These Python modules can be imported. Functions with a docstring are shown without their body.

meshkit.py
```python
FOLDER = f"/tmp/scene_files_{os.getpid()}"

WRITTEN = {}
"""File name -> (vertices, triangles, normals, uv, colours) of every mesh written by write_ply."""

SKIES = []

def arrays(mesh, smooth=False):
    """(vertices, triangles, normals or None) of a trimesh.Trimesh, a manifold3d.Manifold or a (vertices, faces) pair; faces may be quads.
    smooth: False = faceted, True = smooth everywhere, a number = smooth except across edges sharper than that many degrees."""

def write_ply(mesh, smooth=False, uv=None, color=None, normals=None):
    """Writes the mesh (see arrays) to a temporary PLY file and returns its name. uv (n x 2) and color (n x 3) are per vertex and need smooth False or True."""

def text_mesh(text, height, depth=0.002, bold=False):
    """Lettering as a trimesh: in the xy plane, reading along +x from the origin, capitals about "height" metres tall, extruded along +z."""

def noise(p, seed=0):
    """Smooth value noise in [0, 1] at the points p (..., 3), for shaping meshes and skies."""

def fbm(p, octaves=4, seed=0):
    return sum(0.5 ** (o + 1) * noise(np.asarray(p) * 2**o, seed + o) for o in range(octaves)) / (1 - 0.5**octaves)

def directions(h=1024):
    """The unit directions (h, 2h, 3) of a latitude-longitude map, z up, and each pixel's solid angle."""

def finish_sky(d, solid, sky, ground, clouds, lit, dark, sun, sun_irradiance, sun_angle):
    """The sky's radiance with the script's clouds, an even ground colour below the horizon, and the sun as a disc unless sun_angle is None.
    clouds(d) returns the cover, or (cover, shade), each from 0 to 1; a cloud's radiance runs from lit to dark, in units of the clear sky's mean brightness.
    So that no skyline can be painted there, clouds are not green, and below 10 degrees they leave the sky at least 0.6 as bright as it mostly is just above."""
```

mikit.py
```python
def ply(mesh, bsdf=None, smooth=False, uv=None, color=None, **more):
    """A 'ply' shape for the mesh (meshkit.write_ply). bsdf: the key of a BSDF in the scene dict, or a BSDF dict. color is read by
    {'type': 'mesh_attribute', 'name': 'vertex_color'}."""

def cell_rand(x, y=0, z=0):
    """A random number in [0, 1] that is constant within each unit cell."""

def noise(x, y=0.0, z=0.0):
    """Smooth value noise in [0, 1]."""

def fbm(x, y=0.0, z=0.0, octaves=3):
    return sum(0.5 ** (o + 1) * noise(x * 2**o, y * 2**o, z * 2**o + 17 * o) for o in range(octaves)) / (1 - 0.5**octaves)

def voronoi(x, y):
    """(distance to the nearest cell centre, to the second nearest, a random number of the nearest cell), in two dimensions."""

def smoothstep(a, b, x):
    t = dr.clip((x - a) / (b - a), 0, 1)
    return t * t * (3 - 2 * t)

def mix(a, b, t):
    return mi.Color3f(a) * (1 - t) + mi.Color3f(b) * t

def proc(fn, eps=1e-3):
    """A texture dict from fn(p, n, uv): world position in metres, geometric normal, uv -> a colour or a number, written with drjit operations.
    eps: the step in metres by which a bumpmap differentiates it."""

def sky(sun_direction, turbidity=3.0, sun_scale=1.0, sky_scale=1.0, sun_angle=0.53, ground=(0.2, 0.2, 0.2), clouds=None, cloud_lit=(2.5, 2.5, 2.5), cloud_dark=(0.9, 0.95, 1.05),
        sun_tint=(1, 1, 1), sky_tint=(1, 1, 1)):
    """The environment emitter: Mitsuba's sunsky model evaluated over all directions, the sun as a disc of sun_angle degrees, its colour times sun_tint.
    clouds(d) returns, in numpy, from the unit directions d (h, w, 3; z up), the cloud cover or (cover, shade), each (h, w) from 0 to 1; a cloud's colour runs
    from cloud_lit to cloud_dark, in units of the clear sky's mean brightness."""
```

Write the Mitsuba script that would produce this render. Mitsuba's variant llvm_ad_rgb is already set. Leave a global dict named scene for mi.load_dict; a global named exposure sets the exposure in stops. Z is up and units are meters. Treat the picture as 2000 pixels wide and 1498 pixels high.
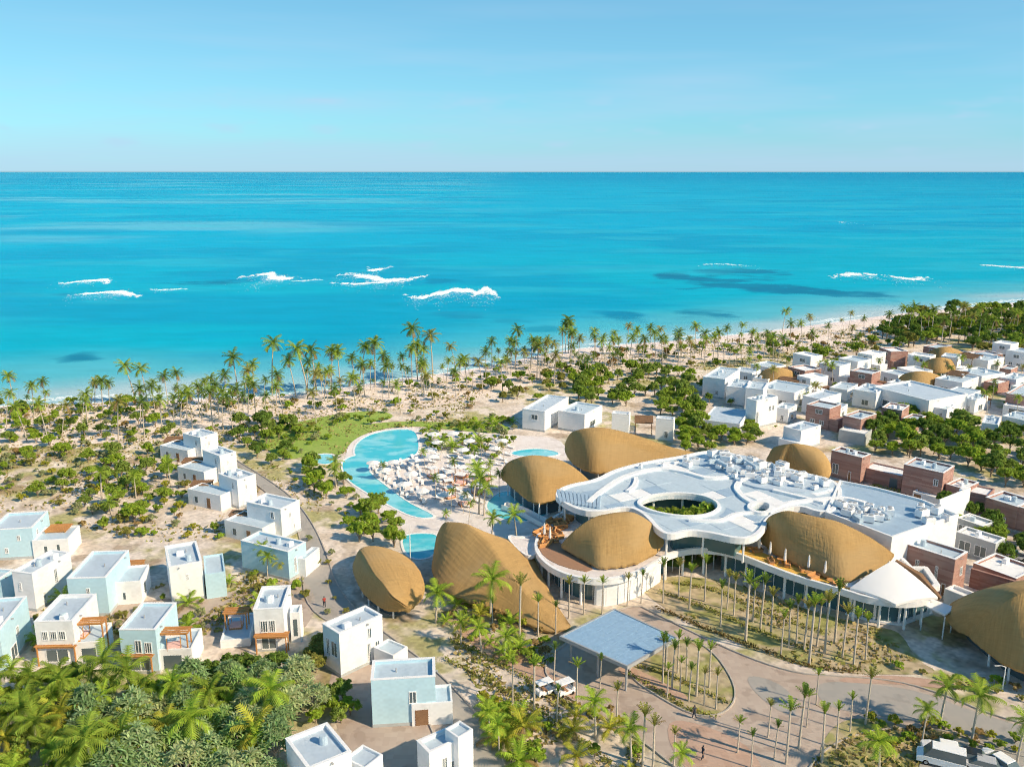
import math, random
import numpy as np, trimesh, mitsuba as mi, drjit as dr
import mikit, meshkit
from mikit import proc, noise, fbm, smoothstep, mix, cell_rand, voronoi
from shapely.geometry import Polygon, Point, LineString
from shapely.ops import unary_union
from shapely import prepare
from scipy.interpolate import PchipInterpolator
T = mi.ScalarTransform4f
rng = np.random.default_rng(7)
random.seed(7)
scene, labels = {}, {}

# ------------------------------------------------------------------ camera, sky, exposure
CAM_H, FOC = 65.0, 1700.0 / 2000.0            # drone height in metres, focal length in picture widths
PITCH = math.atan(0.206 / FOC)
scene['camera'] = {'type': 'perspective', 'fov': math.degrees(2 * math.atan(0.5 / FOC)), 'fov_axis': 'x', 'near_clip': 1.0, 'far_clip': 3000000.0,
                   'to_world': T().look_at(origin=[0, 0, CAM_H], target=[0, math.cos(PITCH), CAM_H - math.sin(PITCH)], up=[0, 0, 1])}
def clouds(d):
    el = np.degrees(np.arcsin(np.clip(d[..., 2], -1, 1)))
    q = np.stack([d[..., 0] * 5, d[..., 1] * 5, d[..., 2] * 42], -1)
    thin = np.clip(meshkit.fbm(q, 5, 3) * 2.4 - 1.05, 0, 1)
    puff = np.clip(meshkit.fbm(q * [4, 4, 1.6], 4, 9) * 4.5 - 2.75, 0, 1) * np.exp(-((el - 3.0) / 2.2) ** 2)
    low = 0.7 * np.exp(-(np.clip(el, 0, 90) / 1.6) ** 2)                # pale sea mist along the horizon
    return np.clip(low + 0.42 * thin * np.exp(-((el - 4.0) / 5.0) ** 2) + 0.5 * puff, 0, 0.7), 0.0
scene['daylight'] = mikit.sky([0.86, -0.48, 0.69], turbidity=2.2, sun_scale=0.92, clouds=clouds, cloud_lit=(1.55, 2.15, 2.8), sky_scale=1.15, sky_tint=(0.66, 0.92, 0.88), ground=(0.08, 0.26, 0.34))
exposure = 2.02

# ------------------------------------------------------------------ helpers
SP, CP = math.sin(PITCH), math.cos(PITCH)
def G(px, py, z=0.0):
    """the place in the world, at height z, of a point that was measured on the survey picture (2000 x 1498)"""
    x, v = (px - 1000) / 1700.0, (749 - py) / 1700.0
    t = (z - CAM_H) / (-SP + v * CP)
    return np.array([x * t, (CP + v * SP) * t, z])
def G2(px, py, z=0.0):
    return G(px, py, z)[:2]
def cat(ms):
    V, F, n = [], [], 0
    for v, f in ms:
        v, f = np.asarray(v, float), np.asarray(f, int)
        if f.shape[1] == 4:
            f = np.vstack([f[:, [0, 1, 2]], f[:, [0, 2, 3]]])
        V.append(v); F.append(f + n); n += len(v)
    return np.vstack(V), np.vstack(F)
BF = np.array([[0, 3, 2, 1], [4, 5, 6, 7], [0, 1, 5, 4], [1, 2, 6, 5], [2, 3, 7, 6], [3, 0, 4, 7]])
def box(x0, x1, y0, y1, z0, z1):
    return np.array([[x0, y0, z0], [x1, y0, z0], [x1, y1, z0], [x0, y1, z0], [x0, y0, z1], [x1, y0, z1], [x1, y1, z1], [x0, y1, z1]], float), BF
def bevel_box(x0, x1, y0, y1, z0, z1, b):
    """a box whose upper edges are chamfered"""
    v = [[x0, y0, z0], [x1, y0, z0], [x1, y1, z0], [x0, y1, z0], [x0, y0, z1 - b], [x1, y0, z1 - b], [x1, y1, z1 - b], [x0, y1, z1 - b],
         [x0 + b, y0 + b, z1], [x1 - b, y0 + b, z1], [x1 - b, y1 - b, z1], [x0 + b, y1 - b, z1]]
    f = [[0, 3, 2, 1], [8, 9, 10, 11]]
    for i in range(4):
        j = (i + 1) % 4
        f += [[i, j, j + 4, i + 4], [i + 4, j + 4, j + 8, i + 8]]
    return np.array(v, float), np.array(f)
def tube(pts, rad, n=6, cap=True):
    p = np.asarray(pts, float); r = np.broadcast_to(rad, (len(p),))
    t = np.gradient(p, axis=0); t /= np.linalg.norm(t, axis=1, keepdims=True) + 1e-12
    a = np.cross(t, np.where(np.abs(t[:, 2:]) < 0.9, [0, 0, 1.0], [1.0, 0, 0])); a /= np.linalg.norm(a, axis=1, keepdims=True) + 1e-12
    b = np.cross(t, a); ang = np.arange(n) * 2 * np.pi / n
    v = (p[:, None] + r[:, None, None] * (np.cos(ang)[None, :, None] * a[:, None] + np.sin(ang)[None, :, None] * b[:, None])).reshape(-1, 3)
    f = [[i * n + j, i * n + (j + 1) % n, (i + 1) * n + (j + 1) % n, (i + 1) * n + j] for i in range(len(p) - 1) for j in range(n)]
    f = np.array(f)
    F = np.vstack([f[:, [0, 1, 2]], f[:, [0, 2, 3]]])
    if cap:
        k = len(p) - 1
        F = np.vstack([F, [[k * n, k * n + j, k * n + j + 1] for j in range(1, n - 1)], [[0, j + 1, j] for j in range(1, n - 1)]])
    return v, F
def cyl(x, y, z0, z1, r0, r1=None, n=8):
    return tube([[x, y, z0], [x, y, z1]], [r0, r0 if r1 is None else r1], n)
def xf(m, x=0, y=0, z=0, rz=0.0, s=1.0):
    c, sn = math.cos(rz), math.sin(rz)
    return np.asarray(m[0]) * s @ np.array([[c, sn, 0], [-sn, c, 0], [0, 0, 1]]) + [x, y, z], m[1]
def tm(m):
    return np.asarray(m.vertices), np.asarray(m.faces)
def slab(poly, z0, z1):
    ms = []
    for g in getattr(poly, 'geoms', [poly]):
        v, f = tm(trimesh.creation.extrude_polygon(g, z1 - z0, engine='earcut')); ms.append((v + [0, 0, z0], f))
    return cat(ms)
def sheet(poly, z):
    ms = []
    for g in getattr(poly, 'geoms', [poly]):
        v, f = trimesh.creation.triangulate_polygon(g, engine='earcut')
        a = np.cross(np.append(v[f[0, 1]] - v[f[0, 0]], 0), np.append(v[f[0, 2]] - v[f[0, 0]], 0))[2]
        ms.append((np.column_stack([v, np.full(len(v), z)]), f if a > 0 else f[:, ::-1]))
    return cat(ms)
def ppoly(pts, z=0.0, smooth=0):
    """a polygon of the plan from survey points, rounded when smooth"""
    p = np.array([G2(x, y, z) for x, y in pts])
    for _ in range(smooth):
        q = np.roll(p, -1, 0); p = np.stack([0.75 * p + 0.25 * q, 0.25 * p + 0.75 * q], 1).reshape(-1, 2)
    return Polygon(p).buffer(0)
def spline(pts, n):
    p = np.asarray(pts, float); d = np.r_[0, np.cumsum(np.linalg.norm(np.diff(p[:, :2], axis=0), axis=1) + 1e-6)]; d /= d[-1]
    return np.stack([PchipInterpolator(d, p[:, k])(np.linspace(0, 1, n)) for k in range(p.shape[1])], 1)
used = {}
def numbered(name):
    k = used.get(name, -1) + 1; used[name] = k
    return name if k == 0 else f'{name}_{k:03d}'
def thing(name, label, category, group=None):
    key = numbered(name); labels[key] = {'label': label, 'category': category}
    if group: labels[key]['group'] = group
    return key
def part(parent, name, mesh, bsdf, smooth=False, label=None, **more):
    key = numbered(parent + '__' + name)
    scene[key] = mikit.ply(mesh, bsdf, smooth=smooth, **more)
    if label: labels[key] = {'label': label}
    return key
def struct(name, mesh, bsdf, smooth=False, **more):
    key = numbered(name); scene[key] = mikit.ply(mesh, bsdf, smooth=smooth, **more); labels[key] = {'kind': 'structure'}
    return key
def whole(name, mesh, bsdf, label, category, group=None, smooth=False, **more):
    key = thing(name, label, category, group); scene[key] = mikit.ply(mesh, bsdf, smooth=smooth, **more)
    return key
def place(group_id, name, label, category, group, x, y, z=0.0, rz=None, s=1.0, sz=None, mass=0):
    key = f'{name}__{mass:03d}' if mass else thing(name, label, category, group)
    rz = rng.uniform(0, 360) if rz is None else rz
    tilt = rng.normal() * (4.5 if 'coconut' in group_id else 1.6) if 'palm' in name else 0.0
    scene[key] = {'type': 'instance', 'shapegroup': {'type': 'ref', 'id': group_id}, 'to_world': T().translate([float(x), float(y), float(z)]).rotate([1, 0, 0], float(tilt)).rotate([0, 0, 1], float(rz)).scale([float(s), float(s), float(sz or s)])}
    return key
ORD = ['first', 'second', 'third', 'fourth', 'fifth', 'sixth', 'seventh', 'eighth', 'ninth', 'tenth', 'eleventh', 'twelfth', 'thirteenth', 'fourteenth', 'fifteenth', 'sixteenth', 'seventeenth', 'eighteenth', 'nineteenth', 'twentieth']

# ------------------------------------------------------------------ the shoreline
SHORE = np.array([G2(*p) for p in [(-700, 850), (-300, 815), (0, 790), (150, 785), (330, 778), (560, 768), (650, 757), (780, 738), (900, 722), (1000, 703), (1100, 683), (1200, 672), (1300, 665),
                                   (1450, 650), (1550, 638), (1650, 625), (1750, 612), (1850, 602), (2000, 588), (2400, 560)]])
_shore = PchipInterpolator(SHORE[:, 0], SHORE[:, 1])
SX0, SX1 = SHORE[0, 0], SHORE[-1, 0]
def shore_y(x):
    x = np.asarray(x, float); c = np.clip(x, SX0, SX1)
    return _shore(c) + np.where(x > SX1, (x - SX1) * 0.7, 0) + np.where(x < SX0, (x - SX0) * -0.15, 0)
_kx = np.linspace(SX0, SX1, 24); _ky = shore_y(_kx); _ks = np.diff(_ky) / np.diff(_kx)
def shore_d(p):
    """metres out from the shoreline, for materials"""
    y = mi.Float(float(_ky[0]))
    for i in range(len(_ks)):
        y += float(_ks[i]) * dr.clip(p.x - float(_kx[i]), 0 if i else -4000, float(_kx[i + 1] - _kx[i]) if i < len(_ks) - 1 else 9000)
    return p.y - y

# ------------------------------------------------------------------ materials
def mat(name, color, rough=0.6, spec=0.3, **more):
    c = proc(color) if callable(color) else {'type': 'rgb', 'value': list(color)}
    scene[name] = {'type': 'twosided', 'bsdf': {'type': 'principled', 'base_color': c, 'roughness': rough, 'specular': spec, **more}}
def grainy(a, b, f=0.8, f2=6.0):
    return lambda p, n, uv: mix(a, b, dr.clip(0.65 * fbm(p.x * f, p.y * f, p.z * f, 3) + 0.6 * noise(p.x * f2, p.y * f2, p.z * f2) - 0.12, 0, 1))
def ground_color(p, n, uv):
    a, b = fbm(p.x * 0.07, p.y * 0.07, 1.0, 4), fbm(p.x * 0.35 + 9, p.y * 0.35, 5.0, 3)
    c = mix((0.66, 0.58, 0.51), (0.54, 0.46, 0.38), smoothstep(0.35, 0.7, b))
    c = mix(c, (0.34, 0.33, 0.12), 0.8 * smoothstep(0.50, 0.64, a) * smoothstep(0.25, 0.6, b))
    c = mix(c, (0.26, 0.18, 0.11), 0.6 * smoothstep(0.60, 0.75, fbm(p.x * 0.16 + 40, p.y * 0.16, 2.0, 4)))
    return c * (0.8 + 0.4 * noise(p.x * 2.3, p.y * 2.3))
mat('ground_mat', ground_color, 0.9, 0.1)
def beach_color(p, n, uv):
    c = mix((0.72, 0.62, 0.56), (0.60, 0.50, 0.43), smoothstep(0.4, 0.75, fbm(p.x * 0.12, p.y * 0.2, 3.0, 4)))
    c = mix(c, (0.40, 0.35, 0.20), 0.5 * smoothstep(0.60, 0.70, fbm(p.x * 0.2 + 7, p.y * 0.2, 8.0, 4)))
    return mix(c, (0.66, 0.58, 0.56), smoothstep(-14, -3, shore_d(p))) * (0.85 + 0.3 * noise(p.x * 1.7, p.y * 1.7))
mat('beach_mat', beach_color, 0.9, 0.1)
REEFS = []                                             # dark reef patches on the sea bed: x, y, half width, half depth
for px_, py_, w_, h_ in [(1440, 548, 130, 22), (1330, 538, 50, 10), (1590, 572, 120, 14), (1205, 614, 42, 10), (1400, 612, 50, 8), (905, 612, 60, 8), (1010, 622, 50, 7), (860, 548, 40, 8), (105, 577, 60, 7), (420, 552, 60, 6), (1080, 640, 40, 8), (160, 700, 60, 10)]:
    c_ = G(px_, py_, -0.3); REEFS.append((float(c_[0]), float(c_[1]), float(abs(G(px_ + w_, py_, -0.3)[0] - c_[0])), float(abs(G(px_, py_ - h_, -0.3)[1] - c_[1]))))
def sea_color(p, n, uv):
    d = shore_d(p) + 26 * (fbm(p.x * 0.018, p.y * 0.03, 4.0, 3) - 0.5)
    c = mix((0.46, 0.60, 0.66), (0.10, 0.48, 0.60), smoothstep(-2, 42, d))
    c = mix(c, (0.0, 0.42, 0.60), smoothstep(30, 100, d))
    c = mix(c, (0.0, 0.40, 0.64), smoothstep(150, 700, d))
    c = mix(c, (0.0, 0.30, 0.55), smoothstep(1200, 9000, d))
    band = fbm(p.x * 0.0022, p.y * 0.0045, 9.0, 4)
    c = mix(c, (0.12, 0.48, 0.66), 0.75 * smoothstep(0.5, 0.68, band) * smoothstep(120, 260, d) * smoothstep(120, -380, p.x))
    wob, rag = fbm(p.x * 0.02, p.y * 0.02, 3.0, 4) - 0.5, fbm(p.x * 0.05 + 4, p.y * 0.07, 6.0, 4)
    for x, y, a, b in REEFS:
        e = dr.sqrt(dr.square((p.x - x) / a + 1.3 * wob) + dr.square((p.y - y) / b + 1.7 * wob))
        c = mix(c, (0.004, 0.20, 0.36), 0.85 * smoothstep(1.25, 0.3, e + 2.6 * (rag - 0.45)))
    c = mix(c, (0.0, 0.31, 0.55), 0.6 * smoothstep(0.46, 0.66, fbm(p.x * 0.006 + 8, p.y * 0.012, 5.0, 5)) * smoothstep(20, 90, d))
    c = mix(c, (0.04, 0.50, 0.65), 0.35 * smoothstep(0.52, 0.7, fbm(p.x * 0.008 + 2, p.y * 0.02, 11.0, 5)))
    ripple = fbm(p.x * 0.05, p.y * 0.16, 2.0, 3)
    return c * (1 + 0.16 * (ripple - 0.5) * smoothstep(2500, 300, d))
def sea_bump(p, n, uv):
    return fbm(p.x * 0.25, p.y * 0.5, 0.5, 3)
scene['sea_mat'] = {'type': 'twosided', 'bsdf': {'type': 'principled', 'base_color': proc(sea_color), 'roughness': 0.35, 'specular': 0.006}}
mat('lawn_mat', grainy((0.21, 0.34, 0.06), (0.32, 0.39, 0.11), 0.25, 2.0), 0.9, 0.1)
def dry_lawn(p, n, uv):
    a, b = fbm(p.x * 0.22, p.y * 0.22, 1.0, 4), noise(p.x * 1.6, p.y * 1.6)
    c = mix((0.38, 0.34, 0.17), (0.45, 0.37, 0.25), smoothstep(0.35, 0.65, a))
    c = mix(c, (0.27, 0.28, 0.09), 0.8 * smoothstep(0.5, 0.7, fbm(p.x * 0.4 + 5, p.y * 0.4, 7.0, 3)))
    return c * (0.75 + 0.5 * b)
mat('dry_lawn_mat', dry_lawn, 0.9, 0.1)
def paver(a, b, joint):
    def f(p, n, uv):
        k = cell_rand(p.x / 0.8, p.y / 0.8, 1)
        c = mix(a, b, 0.6 * k + 0.8 * (fbm(p.x * 0.15, p.y * 0.15, 2.0, 4) - 0.3))
        return mix(c, joint, 0.5 * smoothstep(0.62, 0.75, fbm(p.x * 0.5, p.y * 0.5, 6.0, 3)))
    return f
mat('asphalt_mat', paver((0.34, 0.33, 0.31), (0.40, 0.37, 0.34), (0.28, 0.26, 0.24)), 0.85, 0.15)
mat('paver_mat', paver((0.42, 0.335, 0.28), (0.50, 0.42, 0.36), (0.31, 0.235, 0.19)), 0.85, 0.15)
mat('red_paver_mat', paver((0.44, 0.29, 0.22), (0.52, 0.37, 0.29), (0.34, 0.22, 0.16)), 0.85, 0.15)
mat('deck_mat', paver((0.66, 0.60, 0.57), (0.78, 0.74, 0.73), (0.52, 0.46, 0.43)), 0.8, 0.2)
def stucco(c, stain):
    def f(p, n, uv):
        s = smoothstep(0.52, 0.75, fbm(p.x * 0.7 + p.y * 0.5, p.y * 0.3, p.z * 0.35, 4))
        return mix(c, stain, 0.5 * s) * (0.95 + 0.1 * noise(p.x * 3, p.y * 3, p.z * 3))
    return f
mat('white_wall', stucco((0.78, 0.79, 0.80), (0.64, 0.65, 0.66)), 0.8, 0.25)
mat('blue_wall', stucco((0.47, 0.66, 0.75), (0.40, 0.58, 0.67)), 0.8, 0.25)
mat('teal_wall', stucco((0.10, 0.42, 0.48), (0.08, 0.34, 0.40)), 0.8, 0.25)
mat('grey_wall', stucco((0.42, 0.45, 0.46), (0.32, 0.34, 0.35)), 0.8, 0.25)
mat('flat_roof', stucco((0.45, 0.54, 0.63), (0.38, 0.46, 0.54)), 0.7, 0.3)
mat('pale_roof', stucco((0.46, 0.56, 0.64), (0.38, 0.48, 0.56)), 0.6, 0.35)
mat('metal_roof', stucco((0.34, 0.45, 0.56), (0.28, 0.38, 0.49)), 0.45, 0.4)
mat('kerb_mat', grainy((0.50, 0.46, 0.42), (0.38, 0.34, 0.30), 0.5, 3.0), 0.9, 0.1)
mat('canopy_roof', stucco((0.27, 0.42, 0.58), (0.23, 0.37, 0.53)), 0.4, 0.4)
def brick_color(p, n, uv):
    row = dr.floor(p.z / 0.3); a = (p.x * 0.8 + p.y * 0.6) / 0.7 + 0.5 * (row - 2 * dr.floor(row / 2))
    k = cell_rand(a, row, 3)
    c = mix((0.32, 0.175, 0.145), (0.43, 0.27, 0.23), k)
    return mix(c, (0.42, 0.30, 0.25), 0.55 * smoothstep(0.5, 0.72, fbm(p.x * 0.5, p.y * 0.5, p.z * 0.8, 3)))
mat('brick_mat', brick_color, 0.85, 0.15)
def thatch_color(p, n, uv):
    lay = noise(uv.x * 30, uv.y * 70); st = fbm(uv.x * 150, uv.y * 5, 1.0, 4)
    c = mix((0.31, 0.19, 0.075), (0.49, 0.325, 0.14), dr.clip(0.22 * lay + 0.62 * st + 0.06, 0, 1))
    return mix(c, (0.40, 0.28, 0.14), 0.6 * smoothstep(0.48, 0.7, fbm(p.x * 0.13, p.y * 0.13, p.z * 0.2, 4)))
def thatch_bump(p, n, uv):
    return 0.6 * noise(uv.x * 220, uv.y * 9) + 0.4 * noise(uv.x * 60, uv.y * 60)
scene['thatch_mat'] = {'type': 'twosided', 'bsdf': {'type': 'bumpmap', 'arbitrary': proc(thatch_bump, eps=0.05), 'scale': 0.07, 'bsdf': {'type': 'principled', 'base_color': proc(thatch_color), 'roughness': 0.85, 'specular': 0.15}}}
mat('wood_orange', grainy((0.46, 0.20, 0.06), (0.58, 0.30, 0.12), 1.0, 5.0), 0.7, 0.25)
mat('wood_brown', grainy((0.20, 0.11, 0.06), (0.32, 0.19, 0.11), 1.0, 5.0), 0.7, 0.25)
mat('yellow_floor', grainy((0.70, 0.50, 0.08), (0.66, 0.36, 0.12), 0.5, 3.0), 0.8, 0.2)
mat('dark_glass', (0.10, 0.135, 0.15), 0.1, 0.7)
mat('teal_glass', (0.07, 0.15, 0.17), 0.10, 0.7)
mat('white_paint', (0.82, 0.82, 0.82), 0.45, 0.4)
mat('fabric_white', (0.80, 0.79, 0.78), 0.85, 0.2)
mat('fabric_orange', (0.58, 0.30, 0.12), 0.85, 0.2)
mat('fabric_pink', (0.70, 0.45, 0.42), 0.85, 0.2)
mat('fabric_brown', (0.34, 0.20, 0.13), 0.85, 0.2)
mat('car_white', (0.80, 0.81, 0.82), 0.25, 0.6)
mat('car_black', (0.02, 0.022, 0.025), 0.2, 0.7)
mat('car_silver', (0.45, 0.46, 0.48), 0.25, 0.6)
mat('rubber', (0.02, 0.02, 0.02), 0.8, 0.2)
mat('grey_metal', (0.35, 0.36, 0.37), 0.4, 0.5)
mat('skin', (0.42, 0.25, 0.17), 0.6, 0.3)
mat('cloth_dark', (0.04, 0.05, 0.07), 0.9, 0.1)
mat('cloth_red', (0.40, 0.06, 0.05), 0.9, 0.1)
mat('palm_trunk', grainy((0.42, 0.36, 0.29), (0.58, 0.52, 0.44), 2.0, 5.0), 0.85, 0.15)
mat('bark', grainy((0.22, 0.17, 0.12), (0.34, 0.28, 0.21), 2.0, 5.0), 0.9, 0.1)
def pool_color(p, n, uv):
    return mix((0.06, 0.52, 0.62), (0.26, 0.66, 0.74), smoothstep(0.35, 0.7, fbm(p.x * 0.25, p.y * 0.4, 1.0, 4)))
mat('pool_mat', pool_color, 0.12, 0.4)
mat('foam_mat', grainy((0.80, 0.84, 0.86), (0.58, 0.74, 0.79), 0.3, 1.5), 0.8, 0.2)
scene['foliage'] = {'type': 'principledthin', 'base_color': {'type': 'mesh_attribute', 'name': 'vertex_color'}, 'roughness': 0.55, 'diff_trans': 0.7, 'eta': 1.35, 'spec_trans': 0.0}
# ------------------------------------------------------------------ land, beach, sea
def strip_grid(xs, offs):
    """a sheet that follows the shoreline: rows at distances offs from it (negative = inland)"""
    sy = shore_y(xs)
    V = np.array([[x, y + o if o > -900 else o, z] for o, z in offs for x, y in zip(xs, sy)])
    n = len(xs); F = [[r * n + c, r * n + c + 1, (r + 1) * n + c + 1, (r + 1) * n + c] for r in range(len(offs) - 1) for c in range(n - 1)]
    return V, np.array(F)
_xs = np.r_[-30000, -8000, -2500, np.linspace(-420, 460, 90), 2500, 8000, 30000]
struct('ground', strip_grid(_xs, [(-30000, 0), (-5000, 0), (-44, 0)]), 'ground_mat')
_bx = np.r_[-2500, np.linspace(-420, 460, 120), 2500]
struct('beach', strip_grid(_bx, [(-44, 0.0), (-24, 0.03), (-10, 0.03), (-2, -0.2), (12, -1.2), (60, -3)]), 'beach_mat', smooth=True)
_sx = np.r_[-900000, -60000, -20000, -6000, np.linspace(-2000, 2000, 60), 6000, 20000, 60000, 900000]
struct('sea', strip_grid(_sx, [(-40, -0.3), (0, -0.3), (100, -0.3), (400, -0.3), (1500, -0.3), (6000, -0.3), (20000, -0.3), (90000, -0.3), (900000, -0.3)]), 'sea_mat')

# breaking waves on the reef: a torn crest with flakes of foam thinning out round it
def flakes(P, sx, sy, h, r):
    """low six-sided lumps of foam at the points P"""
    n = len(P); a = np.arange(6) * np.pi / 3; k = r.uniform(0.7, 1.3, (n, 6))
    ring = np.stack([P[:, :1] + np.cos(a) * sx[:, None] * k, P[:, 1:2] + np.sin(a) * sy[:, None] * k, np.full((n, 6), -0.36)], -1)
    top = np.column_stack([P, -0.3 + h]); V = np.concatenate([ring, top[:, None]], 1).reshape(-1, 3)
    F = (np.arange(n) * 7)[:, None, None] + np.array([[i, (i + 1) % 6, 6] for i in range(6)])
    return V, F.reshape(-1, 3)
def wave(cx, cy, w, h, seed, tall=1.2):
    c = G(cx, cy, -0.3); r = np.random.default_rng(seed)
    sx = np.linalg.norm(G2(cx + 0.5, cy) - G2(cx - 0.5, cy)); dy = abs(G(cx, cy - h / 2)[1] - G(cx, cy + h / 2)[1]); W = w * sx / 2
    n = int(4.2 * w * max(1, h / 10) * (0.3 if tall < 0.6 else 1)); u = np.clip(r.normal(size=n) * 0.42, -1.15, 1.15); line = 0.22 * dy * np.sin(u * 2.6 + seed) + 0.35 * dy * (meshkit.fbm(np.column_stack([u * 3, 0 * u + seed, 0 * u]), 3, seed) - 0.5)
    v = np.where(r.random(n) < 0.45, r.normal(size=n) * 0.10, -np.abs(r.normal(size=n)) * 0.42 + 0.08)
    keep = meshkit.fbm(np.column_stack([u * 6, v * 4, 0 * u + seed]), 3, seed + 2) > 0.42 - 0.1 * (np.abs(v) < 0.1)
    u, v, line = u[keep], v[keep], line[keep]; P = np.column_stack([c[0] + u * W, c[1] + line + v * dy]); crest = np.exp(-(v / 0.12) ** 2)
    return flakes(P, r.uniform(0.4, 1.7, len(P)) * (0.6 + 0.7 * crest), r.uniform(0.3, 0.9, len(P)) * (0.6 + 0.7 * crest), 0.06 + crest * tall * r.uniform(0.05, 0.45, len(P)), r)
_r = np.random.default_rng(5); _n = 9000; _x = _r.uniform(-330, 330, _n); _o = np.where(_r.random(_n) < 0.6, -1.5 + _r.normal(size=_n) * 0.9, 6 + _r.normal(size=_n) * 1.6) + 5 * (meshkit.fbm(np.column_stack([_x * 0.02, 0 * _x, 0 * _x]), 3, 2) - 0.5)
_k = meshkit.fbm(np.column_stack([_x * 0.04, _o * 0.1, 0 * _x]), 3, 6) > 0.46; _x, _o = _x[_k], _o[_k]
scene['shore_foam'] = mikit.ply(flakes(np.column_stack([_x, shore_y(_x) + _o]), _r.uniform(0.5, 1.8, len(_x)), _r.uniform(0.2, 0.55, len(_x)), np.full(len(_x), 0.12), _r), 'foam_mat', smooth=True)
labels['shore_foam'] = {'label': 'thin lines of white foam washing onto the sand along the shore', 'category': 'foam', 'kind': 'stuff'}
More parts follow.
